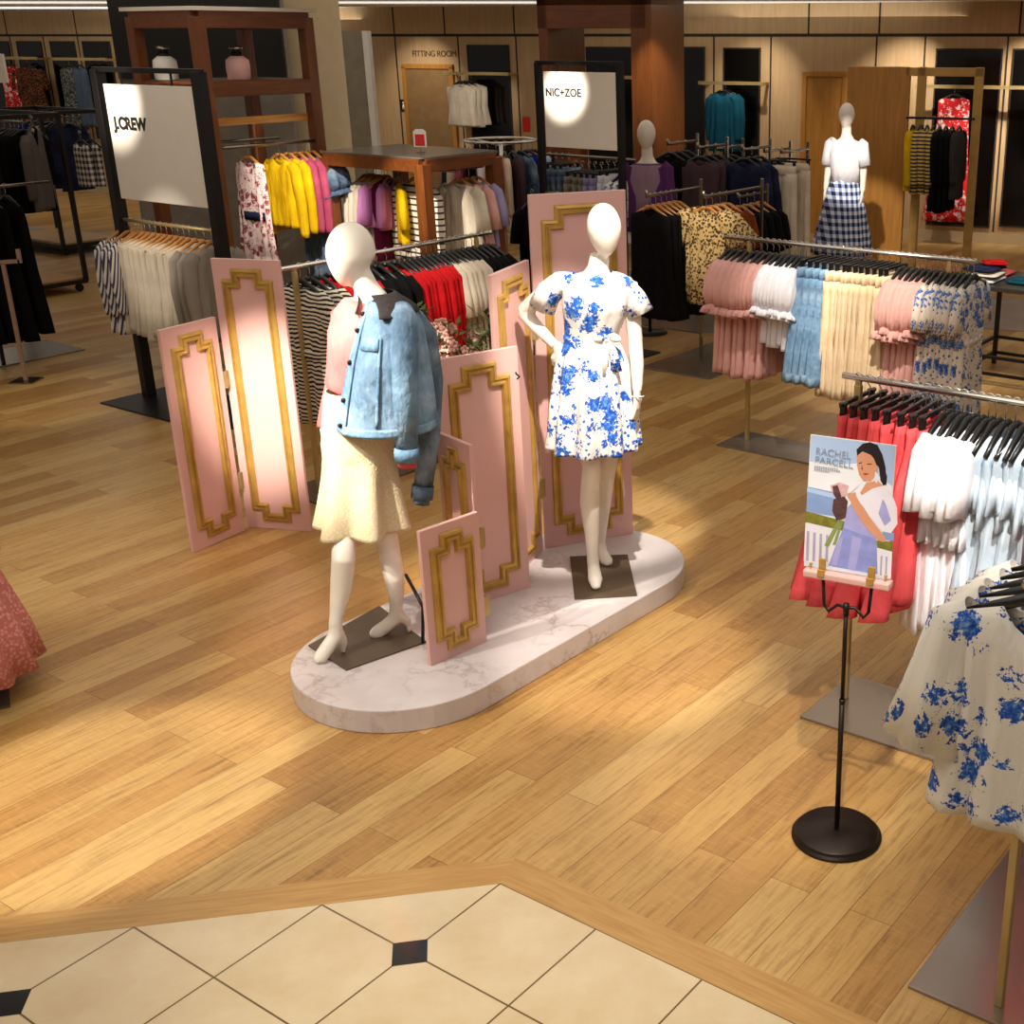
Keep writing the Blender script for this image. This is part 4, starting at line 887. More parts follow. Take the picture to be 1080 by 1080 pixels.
N0 = at(571, 150, 11.5); N0.z = 0; zn = zat(N0, 203)
sign_frame('sign_rack', 'black sign rack with square white board behind the tallest pink panel', N0, .89, zat(N0, 66), zat(N0, 154), zat(N0, 75), zn, 'NIC+ZOE', .092, .095, zat(N0, 75)-.20, .05, toff=.003)
run([lambda: g_top('dress', C['black'], .95, .2, .036, 'short', .25, 1.35, (.014, 5), 35)], 4, N0 + UP*zn, BV, -.14, .3, 'black dress', 'under the square white sign', 'dress', 'black dresses under the square sign')

# ================================================================== CHERRY WOOD FIXTURES
K1 = at(205, 8, 10.2); Z1 = K1.z; K1 = V0(K1.x, K1.y); LA, LB = 1.02, .80
t = thing('wooden_shelving', 'tall open cherry wood shelving holding two jars and bright clothes', 'shelving', K1, math.atan2(AV.y, AV.x))
# local x runs along AV, local y along -BV
for x, y in ((0, 0), (LA, 0), (0, LB), (LA, LB)):
    m = MB(); m.box((x, y, Z1/2-.03), (.095, .095, Z1-.06)); m.build('post', M['cherry'], t, False, bevel=.004)
zsf = zat(K1 + AV*.3, 83) - .075
for z, h in ((Z1-.08, .13), (zsf, .11)):
    for a, b in (((0, 0), (LA, 0)), ((0, LB), (LA, LB)), ((0, 0), (0, LB)), ((LA, 0), (LA, LB))):
        m = MB(); m.bar((*a, z), (*b, z), .09, h); m.build('beam', M['cherryh'], t, False, bevel=.004)
m = MB(); m.box((LA/2, LB/2, zsf+.045), (LA, LB, .03)); m.build('shelf', M['cherryh'], t, False)
m = MB(); m.box((LA/2, LB/2, Z1-.005), (LA+.14, LB+.14, .03)); m.build('top_cap', M['board'], t, False, bevel=.003)
m = MB(); m.bar((0, .06, zat(K1, 130)), (LA, .06, zat(K1, 130)), .05, .06); m.build('beam', M['hangwood'], t, False, bevel=.003)
zr1 = zat(K1 + AV*.5, 144) - .06
m = MB(); m.tube([(0, -.02, zr1), (LA, -.02, zr1)], RR, 12); m.tube([(0, .5, zr1), (LA, .5, zr1)], RR, 12); m.build('rail', M['steel'], t)
def jar(u, off, mat, lab):
    p = K1 + AV*off[0] - BV*off[1] + UP*(zsf+.06); t = thing('jar', lab, 'jar', p)
    m = MB(); m.lathe([(.075, 0), (.088, .01), (.094, .10), (.088, .15), (.05, .18)], n=24); m.build('body', mat, t)
    m = MB(); m.lathe([(.045, .175), (.04, .225), (.045, .235)], n=20); m.build('neck', M['mirror'], t)
    m = MB(); m.lathe([(.052, .235), (.052, .255), (.0, .257)], n=20, cap=False); m.build('lid', M['steel'], t)
jar(0, (.06, .56), M['white'], 'white jar with dark neck on the wooden shelving, left one'); jar(0, (.44, .16), M['pink'], 'pale pink jar with dark neck on the wooden shelving, right one')
o = K1 + UP*zr1 + BV*.02; WS = 'on the tall wooden shelving'
run([lambda: g_top('dress', C['pinkstripe'], 1.2, .19, .035, None, .2, 1.5, (.016, 5), 41, neck=.09, belt=(.52, .07, C['navy']))], 1, o, AV, .30, .30, 'sleeveless red-white abstract dress with navy sash', WS, 'dress', 'dress on the shelving', 'wood')
run([lambda: g_top('cardigan', C['mustard'], .66, .19, .04, 'long', .56, 1.1, (.014, 5), 42)], 2, o, AV, .60, .69, 'bright yellow cardigan', WS, 'cardigan', 'yellow cardigans', 'wood', side=F3)
run([lambda: g_top('cardigan', C['rose'], .66, .19, .04, 'long', .56, 1.1, (.014, 5), 43)], 2, o, AV, .78, .85, 'rose pink cardigan', WS, 'cardigan', 'rose cardigans', 'wood', side=F3)
run([lambda: g_top('dress', C['navyden'], 1.35, .2, .05, 'puff', .26, 1.1, (.016, 5), 44)], 2, o, AV, .93, 1.0, 'dark denim dress', WS, 'dress', 'dark denim dresses', 'wood', side=F3)
# partition behind the shelving
m = MB(); a = at(120, 60, 12.6); b = at(300, 60, 12.6); m.box(((a.x+b.x)/2, 12.7, ZC/2), (b.x-a.x, .1, ZC)); m.box(((a.x+b.x)/2, 12.63, 2.72), (b.x-a.x-.02, .04, .8), 0, 1)
tag(m.build('wall_partition', [plain('grey_partition', '8c857c', .7), plain('black_header', '0a0c0a', .4)], smooth=False), kind='structure')

K2 = at(445, 168, 10.2); Z2 = K2.z; K2 = V0(K2.x, K2.y); LA, LB = .80, 1.12
t = thing('wooden_clothes_frame', 'low cherry wood clothes frame with glass top, behind the red and white tops', 'clothes frame', K2, math.atan2(AV.y, AV.x))
for x, y in ((0, 0), (LA, 0), (0, LB), (LA, LB)):
    m = MB(); m.box((x, y, Z2/2-.02), (.10, .10, Z2-.04)); m.build('post', M['cherry'], t, False, bevel=.004)
for a, b in (((0, 0), (LA, 0)), ((0, LB), (LA, LB)), ((0, 0), (0, LB)), ((LA, 0), (LA, LB))):
    m = MB(); m.bar((*a, Z2-.05), (*b, Z2-.05), .09, .10); m.build('beam', M['cherryh'], t, False, bevel=.004)
m = MB(); m.box((LA/2, LB/2, Z2+.008), (LA+.06, LB+.06, .012)); m.build('top_panel', plain('grey_glass', '6a645a', .15), t, False)
zr = Z2-.12
m = MB(); m.tube([(.35, 0, zr), (.35, LB, zr)], RR, 12); m.tube([(.35, .12, zr), (LA, .12, zr)], RR, 12); m.build('rail', M['steel'], t)
o = K2 + AV*.35 + UP*zr; WF = 'in the low wooden frame'
run([lambda: g_top('sweater', C['breton'], .75, .24, .05, 'long', .58, 1.05, (.008, 4), 51)], 1, o, -BV, .47, .47, 'white sweater with navy stripes', WF, 'sweater', 'striped sweater', 'wood', first_rz=1.5)
run([lambda: g_top('blouse', C['mustard'], .6, .19, .04, 'short', .3, 1.1, (.012, 4), 52)], 1, o, -BV, .66, .66, 'yellow top', WF, 'blouse', 'yellow top', 'wood', first_rz=.9)
run([lambda: g_top('blouse', C['orchid'], .5, .19, .04, 'short', .3, 1.1, (.012, 4), 53)], 2, o, -BV, .79, .86, 'orchid pink top', WF, 'blouse', 'orchid tops', 'wood', side='from the right', first_rz=.5)
run([lambda: g_top('dress', C['plum'], .8, .17, .03, None, .3, 1.0, (.012, 4), 54)], 1, o, -BV, .83, .83, 'plum dress behind the orchid tops', WF, 'dress', 'plum dress', 'wood')
run([lambda: g_top('blouse', C['offwhite'], .8, .2, .04, 'long', .5, 1.1, (.016, 5), 55)], 3, o, -BV, .93, 1.05, 'ivory blouse', WF, 'blouse', 'ivory blouses', 'wood', side='from the right')
o = K2 - BV*.12 + UP*zr
run([lambda: g_top('blouse', C['offwhite'], .72, .2, .04, 'short', .34, 1.15, (.014, 5), 56)], 1, o, AV, .52, .52, 'white flutter-sleeve top', WF + ', right side', 'blouse', 'white top', 'wood')
run([lambda: g_top('blouse', C['blush'], .6, .2, .04, 'short', .3, 1.1, (.014, 5), 57)], 1, o, AV, .63, .63, 'dusty pink top', WF + ', right side', 'blouse', 'dusty pink top', 'wood')
run([lambda: g_top('blouse', C['lav'], .66, .2, .04, 'short', .3, 1.1, (.014, 5), 58)], 1, o, AV, .72, .72, 'lavender top', WF + ', right side', 'blouse', 'lavender top', 'wood')
p = K2 - BV*.32 + AV*.3 + UP*(Z2+.014)
t = thing('sale_card', 'small red and white sale card standing on the low wooden frame', 'sign', p)
m = MB(); m.box((0, 0, .005), (.06, .05, .01)); m.build('foot', M['steel'], t, False); m = MB(); m.tube([(0, 0, .01), (0, 0, .05)], .004, 8); m.build('stem', M['steel'], t)
m = MB(); m.prism([(-.052, .045), (.052, .045), (.052, .165), (.03, .185), (-.03, .185), (-.052, .165)], -.004, .004, Matrix.Rotation(PI/2, 4, 'X')); k = m.build('card', M['white'], t, False)
m = MB(); m.box((0, -.006, .10), (.078, .003, .09)); m.build('red_print', M['red_sign'], k, False)

# ================================================================== RACKS IN THE BACKGROUND
def arms(name, label, ctr, rails, base, dr=AV, post=.024):
    """rack of several short rails (offset along the cross direction, t0, t1, height), each on its own post, upturned at the front"""
    t = thing(name, label, 'clothes rack', (ctr.x, ctr.y, 0), math.atan2(dr.y, dr.x))
    for off, t0, t1, z in rails:
        m = MB(); m.tube([(t0, off, z+.05), (t0, off, z), (t1, off, z)], RR, 12); m.build('arm', M['steel'], t)
        m = MB(); m.box((t1, off, z/2+.04), (post, post, z+.06)); m.build('post', M['steel'], t, False, bevel=.002)
    m = MB(); m.box(((base[0]+base[1])/2, (base[2]+base[3])/2, .006), (base[1]-base[0], base[3]-base[2], .012)); m.build('base_plate', M['plate'], t, False, bevel=.002)
    if len(rails) > 1:
        m = MB(); r0, r1 = rails[0], rails[-1]; m.bar((r0[2], r0[0], .22), (r1[2], r1[0], .22), .03, .03); m.build('crossbar', M['brass'], t, False)
    return t
def hangrail(c, u, v, Y, dr=AV):  # a point of a rail seen at (u, v) at distance Y
    return at(u, v, Y)
D1 = V0(-.08, 10.75)
Lr = at(682, 207, 10.35); Rr = at(742, 208, 10.30)
arms('clothes_rack', 'two-arm rack with black dresses and leopard tops beside the floral-dress mannequin', D1, [((Lr-D1).dot(-BV), (Lr-D1).dot(AV), .22, Lr.z), ((Rr-D1).dot(-BV), (Rr-D1).dot(AV), .55, Rr.z)], (-.35, .62, -.36, .36))
run([lambda: g_top('dress', C['black'], 1.0, .21, .04, None, .2, 1.35, (.016, 5), 61)], 6, Lr, AV, .05, .42, 'long black dress', 'left of the leopard dresses', 'dress', 'black dresses by the leopard tops', 'wood', side=F3)
run([lambda: g_top('dress', C['leopard'], .86, .19, .045, 'cape', .17, .95, (.02, 5), 62, slope=.42, smat=C['leopard'])], 2, Rr, AV, .04, .13, 'leopard print dress', 'in front of the dark racks', 'dress', 'leopard dresses', 'wood', side=F3)
run([lambda: g_top('dress', C['brown'], .86, .2, .045, 'short', .26, 1.05, (.016, 5), 63)], 2, Rr, AV, .24, .34, 'dark brown dress', 'behind the leopard dresses', 'dress', 'brown dresses', 'wood', side=F3)
ctr = V0(.25, 12.4); spec = []
for u, v, Y, mk, n, desc, cat in ((704, 152, 12.4, lambda: g_top('dress', C['black'], 1.0, .21, .04, 'long', .5, 1.2, (.014, 4), 64), 3, 'black long-sleeve dress left of the dusky one', 'dress'),
                                  (736, 156, 12.2, lambda: g_top('blouse', C['dusk'], .66, .2, .04, None, .5, 1.05, (.012, 4), 65), 3, 'dusky brown sleeveless top', 'blouse'),
                                  (755, 157, 12.9, lambda: g_top('jacket', C['black'], .9, .21, .04, 'long', .5, 1.05, (.012, 4), 66), 3, 'black jacket right of the dusky tops', 'jacket'),
                                  (783, 158, 12.2, lambda: g_top('blouse', C['navy'], .62, .21, .04, 'short', .4, 1.05, (.012, 4), 67), 3, 'navy print top', 'blouse'),
                                  (806, 160, 12.6, lambda: g_top('dress', C['black'], 1.05, .2, .04, 'long', .5, 1.15, (.012, 4), 68), 3, 'black dress beside the long cream trousers', 'dress'),
                                  (824, 161, 12.2, lambda: g_trousers('trousers', C['offwhite'], 1.12, .14, .05, None, 1.35, 69), 2, 'long cream wide-leg trousers', 'trousers')):
    p = at(u, v, Y); spec.append(((p-ctr).dot(-BV), (p-ctr).dot(AV), (p-ctr).dot(AV)+.5, p.z))
    run([mk], n, p, AV, .04, .3, desc, 'at the back', cat, desc + ' group', 'clip' if cat == 'trousers' else 'black', side=F3)
arms('clothes_rack', 'multi-arm rack of dark clothes in front of the back wall', ctr, spec, (-.5, .9, -1.0, 1.1))
# a lower four-arm rack right of the leopard dress
ctr = V0(.35, 10.9); p1 = at(778, 208, 11.4); p0 = at(705, 204, 11.4)
arms('clothes_rack', 'short rack with wooden hangers and black tops just right of the leopard dresses', V0(p1.x, p1.y), [(0, 0, .5, p1.z)], (-.1, .65, -.3, .3))
run([lambda: g_top('blouse', C['black'], .8, .21, .04, 'short', .3, 1.1, (.012, 4), 71)], 4, p1, AV, .04, .4, 'black top', 'right of the leopard dresses', 'blouse', 'black tops right of the leopard', 'wood', side=F3)
# jeans and folded knits behind the square sign
J0 = at(583, 163, 12.6); J0g = V0(J0.x, J0.y)
rack('clothes_rack', 'rack of dark jeans and pale trousers behind the square white sign', J0g, BV, -.1, 1.0, J0.z, (0, .95), (-.1, 1.05, -.2, .2), pm=M['black'], rm=M['steel'], bm=M['black'])
run([lambda: g_trousers('jeans', C['navyden'], .9, .17, .03, None, 1.0, 72)], 4, J0, BV, -.04, .2, 'dark blue jeans', 'behind the square sign', 'jeans', 'dark jeans', 'clip')
run([lambda: g_trousers('trousers', C['greyb'], .9, .17, .03, None, 1.0, 73)], 3, J0 - UP*.06, BV, .28, .45, 'grey-beige trousers', 'behind the square sign', 'trousers', 'grey trousers', 'clip')
run([lambda: g_trousers('trousers', C['lav'], .9, .17, .03, None, 1.0, 74)], 2, J0 - UP*.06, BV, .52, .6, 'pale lavender trousers', 'behind the square sign', 'trousers', 'lavender trousers', 'clip')
run([lambda: g_trousers('trousers', C['white'], .9, .17, .03, None, 1.0, 75)], 2, J0 - UP*.03, BV, .68, .76, 'white trousers', 'behind the square sign', 'trousers', 'white trousers', 'clip')
run([lambda: g_top('blouse', C['flor'], .7, .19, .03, 'short', .2, 1.0, (.012, 4), 76)], 2, J0 - UP*.06, BV, .84, .92, 'blue print top', 'behind the square sign', 'blouse', 'blue print tops')
# round rack
Q = at(528, 148, 13.2); t = thing('round_rack', 'round chrome rack of mixed clothes in front of the fitting rooms', 'clothes rack', (Q.x, Q.y, 0)); RQ = .36
m = MB(); m.tube([(RQ*math.cos(a*PI/24), RQ*math.sin(a*PI/24), Q.z) for a in range(49)], RR, 10); m.build('rail', M['chrome'], t)
for a in (.5, 2.6, 4.7):
    m = MB(); m.tube([(RQ*math.cos(a), RQ*math.sin(a), Q.z), (0, 0, Q.z-.05)], .008, 8); m.build('spoke', M['chrome'], t)
m = MB(); m.tube([(0, 0, .03), (0, 0, Q.z-.02)], .02, 12); m.build('post', M['chrome'], t); m = MB(); m.lathe([(.25, 0), (.25, .02), (.05, .03), (0, .03)], n=24, cap=False); m.build('base', M['chrome'], t)
seq = [('mauve', 'mauve shirt'), ('charcoal', 'charcoal shirt'), ('offwhite', 'off-white shirt'), ('rose', 'rose pink shirt'), ('black', 'black shirt'), ('white', 'white shirt'), ('coral', 'coral shirt'), ('ivory', 'ivory shirt'), ('dusk', 'dark brown shirt'), ('navyden', 'navy shirt'), ('royal', 'royal blue shirt'), ('ltblue', 'pale blue shirt')]
for i, (c, d) in enumerate(seq):
    a = math.radians(190 + i*13.5); o = g_top('shirt', C[c], .85, .19, .035, 'long', .5, 1.05, (.012, 4), 80+i)
    loc = V0(Q.x + RQ*math.cos(a), Q.y + RQ*math.sin(a), Q.z); fin(o, d + ' on the round chrome rack', 'shirt', 'shirts on the round rack', loc, a)
    h = HANG['black'](); fin(h, 'black hanger of the ' + d + ' on the round rack', 'hanger', 'hangers of the round rack', loc, a)
# wall rails and what hangs there
def wallrail(u0, u1, v, lab):
    s0, s1 = wall_s(u0), wall_s(u1); z = wz((u0+u1)/2, v); t = thing('wall_rail', lab, 'rail', wall_p((s0+s1)/2, z), WROT, 'brass rails on the back wall'); w = s1-s0
    m = MB(); m.box((0, -.3, 0), (w, .035, .045)); m.build('rail', M['brass'], t, False)
    for x in (-w/2+.04, w/2-.04): m = MB(); m.box((x, -.15, -.01), (.04, .3, .04)); m.build('bracket', M['brass'], t, False)
    return t
wallrail(478, 546, 77, 'brass wall rail holding the white vests'); wallrail(648, 680, 81, 'short brass wall rail seen inside the wood portal'); wallrail(745, 813, 87, 'brass wall rail holding the teal tops'); wallrail(972, 1100, 91, 'brass wall rail holding the red floral dress')
wallrail(14, 54, 61, 'brass wall rail holding the dark floral dress'); wallrail(70, 126, 62, 'brass wall rail holding the grey print dress')
def onwall(mk, u, v, desc, cat, hang='black', rot=0, n=1, step=0, nm='on the back wall rail'):
    p = wall_p(wall_s(u), wz(u, v), .3 + step*.5); run([mk], n, p, -WN if not rot else WD, 0, step, desc, nm, cat, desc + ' on the wall', hang, side=F3)
onwall(lambda: g_top('dress', C['redflor'], 1.72, .2, .06, None, .2, 1.7, (.02, 4), 91, neck=.09), 1014, 92, 'long red floral dress', 'dress')
onwall(lambda: g_top('blouse', C['teal'], .92, .2, .06, 'long', .6, 1.1, (.02, 5), 92), 772, 88, 'teal long-sleeve top', 'blouse', n=2, step=.14)
onwall(lambda: g_top('vest', C['offwhite'], .74, .26, .08, None, .2, 1.1, (.02, 3), 93), 501, 79, 'off-white padded vest', 'vest', n=3, step=.3)
onwall(lambda: g_top('dress', C['redflor'], 1.05, .22, .06, None, .2, 1.0, (.02, 4), 94), 23, 62, 'red print dress', 'dress', nm='on the far left wall rail')
onwall(lambda: g_top('dress', C['darkflor'], 1.0, .30, .06, 'short', .3, 1.1, (.02, 4), 95), 42, 62, 'dark floral dress', 'dress', nm='on the far left wall rail')
onwall(lambda: g_top('dress', C['greyleaf'], 1.1, .22, .06, None, .3, 1.3, (.02, 4), 96), 86, 63, 'grey print dress', 'dress', nm='on the left wall rail')
onwall(lambda: g_top('dress', C['chamb'], 1.1, .18, .06, None, .3, 1.3, (.02, 4), 97), 96, 63, 'slate blue dress', 'dress', nm='on the left wall rail')

# ---- wooden panel, brass frame and its clothes at the back right
t = thing('wood_panel_frame', 'tall oak panel with a gold open frame beside it, behind the check-skirt mannequin', 'display panel', at(890, 200, 15.0).to_2d().to_3d(), WROT)
ez = at(920, 70, 15).z
def fx(u, v=160): return (at(u, v, 15.0) - t.location).dot(WD)
x0, x1, x2, x3 = fx(892), fx(962), fx(975), fx(1037)
m = MB(); m.box(((x0+x1)/2, 0, ez/2), (x1-x0, .08, ez)); m.build('oak_panel', M['door'], t, False, bevel=.004)
for x in (x2, x3):
    m = MB(); m.box((x, 0, ez/2), (.09, .08, ez)); m.build('frame_post', M['goldframe'], t, False, bevel=.004)
m = MB(); m.box(((x1+x3)/2, 0, ez-.05), (x3-x1+.09, .08, .09)); m.build('top_beam', M['goldframe'], t, False, bevel=.004)
zq = at(1000, 122, 15).z
m = MB(); m.tube([(x1, -.1, zq), (x3, -.1, zq)], RR, 10); m.build('rail', M['black'], t)
o = t.location + WN*.1 + WD*x1 + UP*zq; WQ = 'in the gold frame at the back'
run([lambda: g_top('cardigan', C['mustard'], .78, .19, .05, 'long', .55, 1.0, (.01, 3), 101)], 1, o, WD, .08, .08, 'yellow cardigan', WQ, 'cardigan', 'yellow cardigan')
run([lambda: g_top('sweater', C['bretons'], .82, .19, .05, 'long', .55, 1.0, (.01, 3), 102)], 3, o, WD, .17, .31, 'black-gold striped sweater', WQ, 'sweater', 'striped sweaters')
run([lambda: g_top('dress', C['black'], 1.0, .2, .05, 'long', .5, 1.05, (.01, 3), 103)], 3, o, WD, .38, .52, 'black dress', WQ, 'dress', 'black dresses in the gold frame')
run([lambda: g_top('dress', C['charcoal'], .85, .2, .05, 'long', .5, 1.05, (.01, 3), 104)], 1, o, WD, .6, .6, 'charcoal dress', WQ, 'dress', 'charcoal dress')
# ================================================================== MORE MANNEQUINS
def small_mannequin(label, u, Y, vt, plinth, parts, face=0.0, legs=True):
    """standing figure: head top seen at row vt, on a plinth"""
    p = at(u, vt, Y); top = p.z; B = V0(p.x, p.y, plinth); Hh = top - plinth; t = thing('mannequin', label, 'mannequin', B, face); s = Hh/1.83
    m = MB(); egg(m, (0, 0, 1.705*s), .078*s, .095*s, .125*s, (0, .05))
    m.tube([(0, 0, 1.6*s), (0, 0, 1.53*s), (0, .01, 1.48*s)], [.048*s, .05*s, .075*s], 14)
    m.tube([(0, 0, z*s) for z in (.86, .95, 1.08, 1.2, 1.33, 1.43, 1.49)], [(.13*s, .1*s), (.165*s, .115*s), (.12*s, .085*s), (.13*s, .09*s), (.15*s, .105*s), (.165*s, .08*s), (.07*s, .055*s)], 20, ref=(1, 0, 0))
    for q in (-1, 1):
        m.tube([(q*.15*s, 0, 1.43*s), (q*.19*s, .02*s, 1.2*s), (q*.20*s, -.01*s, .98*s)], [.046*s, .038*s, .026*s], 12)
        if not legs: continue
        m.tube([(q*.08*s, 0, .9*s), (q*.09*s, -.01*s, .5*s), (q*.085*s, .02*s, .3*s), (q*.08*s, .03*s, .09*s)], [.085*s, .052*s, .05*s, .028*s], 14)
        m.tube([(q*.08*s, .035*s, .10*s), (q*.085*s, .0, .05*s), (q*.09*s, -.10*s, .018*s), (q*.09*s, -.16*s, .012*s)], [(.03*s, .03*s), (.034*s, .03*s), (.036*s, .018*s), (.02*s, .01*s)], 10)
    remesh(m.build('body', M['whitefig'], t), .012)
    for q in (-1, 1): hand(t, (q*.20*s, -.012*s, .975*s), (0, -.1, -1), (q, 0, 0), -q, M['whitefig'], .3, .15)
    if not legs:
        g = MB(); g.tube([(0, 0, .01), (0, 0, .9*s)], .015, 12); g.lathe([(.17, 0), (.17, .012), (.02, .02)], n=28); g.build('stand', M['bronze'], t)
    for nm, mat, lv, fo in parts:
        m = MB()
        if nm == 'sleeve':
            for q in (-1, 1):
                g = MB(); g.tube([(q*.13*s, 0, 1.46*s)] + [(q*lerp(.16, .205, k)*s, .01*s, lerp(1.43, lv[0], k)*s) for k in (0, .5, 1)], [(.05*s, .05*s), (.068*s, .07*s), (.062*s, .065*s), (.06*s, .062*s)], 16, cap=False); g.build('sleeve', mat, t, thick=.004)
            continue
        m.tube([(0, 0, z*s) for z, *_ in lv], [(a*s, b*s) for _, a, b in lv], 72, ref=(1, 0, 0), cap=False, fold=fo); m.build(nm, mat, t, thick=.004)
    if plinth > .02:
        pl = thing('plinth', 'low plinth under the ' + label.split(' mannequin')[0] + ' mannequin', 'plinth', (B.x, B.y, 0)); m = MB(); m.box((0, 0, plinth/2), (.8, .8, plinth-.002)); m.build('block', M['board'], pl, False, bevel=.005)
    return t
TEE = [(1.475, .09, .07), (1.45, .165, .09), (1.33, .168, .122), (1.2, .15, .11), (1.07, .15, .115)]
small_mannequin('white-tee mannequin in a blue check skirt standing before the oak panel', 894, 13.3, 108, .2,
    [('tee', C['white'], TEE, (.02, 6, 0)), ('sleeve', C['white'], (1.23,), None), ('skirt', C['check'], [(1.1, .135, .11), (1.02, .165, .14), (.8, .22, .2), (.5, .29, .27), (.36, .31, .29)], (.05, 11, .5))], -.5)
small_mannequin('purple-cardigan mannequin among the dark racks behind', 682, 12.05, 126, .0,
    [('top', C['mauve'], TEE, (.03, 6, 1)), ('cardigan', C['purple'], [(1.47, .11, .08), (1.44, .185, .085), (1.3, .2, .10), (1.1, .2, .11), (.9, .21, .12)], (.03, 6, 0)), ('sleeve', C['purple'], (.98,), None),], -.3, False)
# gown at the lower left edge
gb = at(-62, 730, 4.85); gb.z = 0
t = thing('dress_form', 'pink sparkly lace gown on a dress form, cut off by the left photo edge', 'dress form', gb)
m = MB(); m.box((.0, 0, .006), (.52, .5, .012), .5); m.build('base_plate', M['darksteel'], t, False, bevel=.002)
m = MB(); m.tube([(0, 0, .01), (0, 0, 1.2)], .014, 12); m.build('pole', M['brass'], t)
m = MB(); m.tube([(0, 0, z) for z in (.85, .95, 1.08, 1.2, 1.33, 1.43, 1.5, 1.56)], [(.13, .1), (.165, .115), (.115, .085), (.125, .09), (.15, .105), (.165, .08), (.06, .055), (.05, .05)], 24, ref=(1, 0, 0)); m.build('torso', M['whitefig'], t)
m = MB(); m.tube([(0, 0, z) for z in (1.42, 1.33, 1.2, 1.08, .98, .8, .55, .3, .13)], [(.17, .09), (.158, .113), (.135, .1), (.126, .096), (.16, .13), (.23, .21), (.31, .29), (.38, .36), (.41, .39)], 110, ref=(1, 0, 0), cap=False, fold=(.06, 15, .4)); m.build('lace_gown', C['lace'], t, thick=.005)
m = MB(); m.tube([(0, 0, z) for z in (1.0, .85, .72, .62)], [(.17, .135), (.25, .22), (.30, .27), (.32, .295)], 90, ref=(1, 0, 0), cap=False, fold=(.08, 11, 1)); m.build('lace_tier', C['lace'], t, thick=.005)

# ================================================================== TABLE AT THE RIGHT
TB = G(1012, 402); zt = .80
t = thing('display_table', 'black metal display table at the right edge with folded clothes on it', 'table', (TB.x, TB.y, 0), math.atan2(BV.y, BV.x)); TW, TD = 1.3, .75
m = MB(); m.box((TW/2, TD/2, zt), (TW+.05, TD+.05, .035)); m.build('tabletop', plain('dark_grey_top', '38342e', .3), t, False, bevel=.003)
for x in (0, TW):
    for y in (0, TD): m = MB(); m.box((x, y, zt/2-.01), (.035, .035, zt-.02)); m.build('leg', M['black'], t, False, bevel=.002)
for z in (.10, .24):
    m = MB()
    for a, b in (((0, 0), (TW, 0)), ((TW, 0), (TW, TD)), ((0, TD), (TW, TD)), ((0, 0), (0, TD))): m.bar((*a, z), (*b, z), .025, .025)
    m.build('stretcher', M['black'], t, False)
def folded(x, y, z, mat, lab, w=.30, d=.34, h=.035, rz=.0):
    p = t.matrix_basis @ Vector((x, y, z)) if False else TB + BV*x + AV*y + UP*z
    o = thing('folded_garment', lab, 'folded clothes', p, math.atan2(BV.y, BV.x) + rz, 'folded clothes on the black table')
    m = MB(); pr = [(-w/2, .002), (w/2-.01, 0), (w/2, h*.3), (w/2-.004, h*.6), (w/2-.02, h), (-w/2+.01, h*.92)]
    n = 8; rings = []
    for i in range(n+1): y_ = -d/2 + d*i/n; k = 1 if 0 < i < n else .75; rings.append([Vector((a*(.98+.02*math.sin(i)), y_, b*k)) for a, b in pr])
    m.loft(rings, True); m.build('folded_layer', mat, o, True, sub=1)
    m = MB(); m.box((.02, -.04, h*.95), (w*.5, d*.55, .008)); m.build('fold_top', mat, o, False, bevel=.003)
Zt = zt+.019
folded(.05, .22, Zt, C['white'], 'white folded top at the bottom of the stack on the black table'); folded(.06, .22, Zt+.042, C['breton'], 'striped folded top second in the stack on the black table', rz=.06)
folded(.04, .23, Zt+.084, C['navy'], 'navy folded top on the striped stack on the black table', rz=-.05)
folded(.02, .52, Zt, C['salmon'], 'pink folded top behind the stack on the black table'); folded(.10, .30, Zt+.126, C['red'], 'crumpled red top on the top of the black table stack', .22, .2, .03, .5)
folded(.36, .30, Zt, C['teal'], 'teal folded top beside the stack on the black table', .26, .3)
# half torso on the table
p = TB + BV*.75 + AV*.5 + UP*Zt; bt = thing('bust_form', 'bust form in a denim vest and rust skirt on the black table, right edge', 'bust form', p, -.5)
m = MB(); m.lathe([(.14, 0), (.14, .012), (.02, .02), (.018, .06)], n=24); m.build('stand', M['black'], bt)
m = MB(); m.tube([(0, 0, z) for z in (.05, .1, .25, .37, .5, .6, .66, .74)], [(.13, .1), (.16, .11), (.115, .085), (.14, .1), (.15, .1), (.16, .07), (.055, .05), (.05, .05)], 24, ref=(1, 0, 0)); m.build('torso', M['black'], bt)
m = MB(); m.tube([(0, 0, z) for z in (.62, .58, .45, .3, .22)], [(.14, .075), (.175, .09), (.165, .12), (.135, .105), (.16, .125)], 40, ref=(1, 0, 0), cap=False, fold=(.03, 5, 0)); m.build('denim_vest', C['chamb'], bt, thick=.004)
m = MB(); m.tube([(0, 0, z) for z in (.27, .24, .12, .03)], [(.135, .11), (.15, .12), (.21, .17), (.22, .18)], 60, ref=(1, 0, 0), cap=False, fold=(.06, 9, 0)); m.build('rust_skirt', C['brown'], bt, thick=.004)

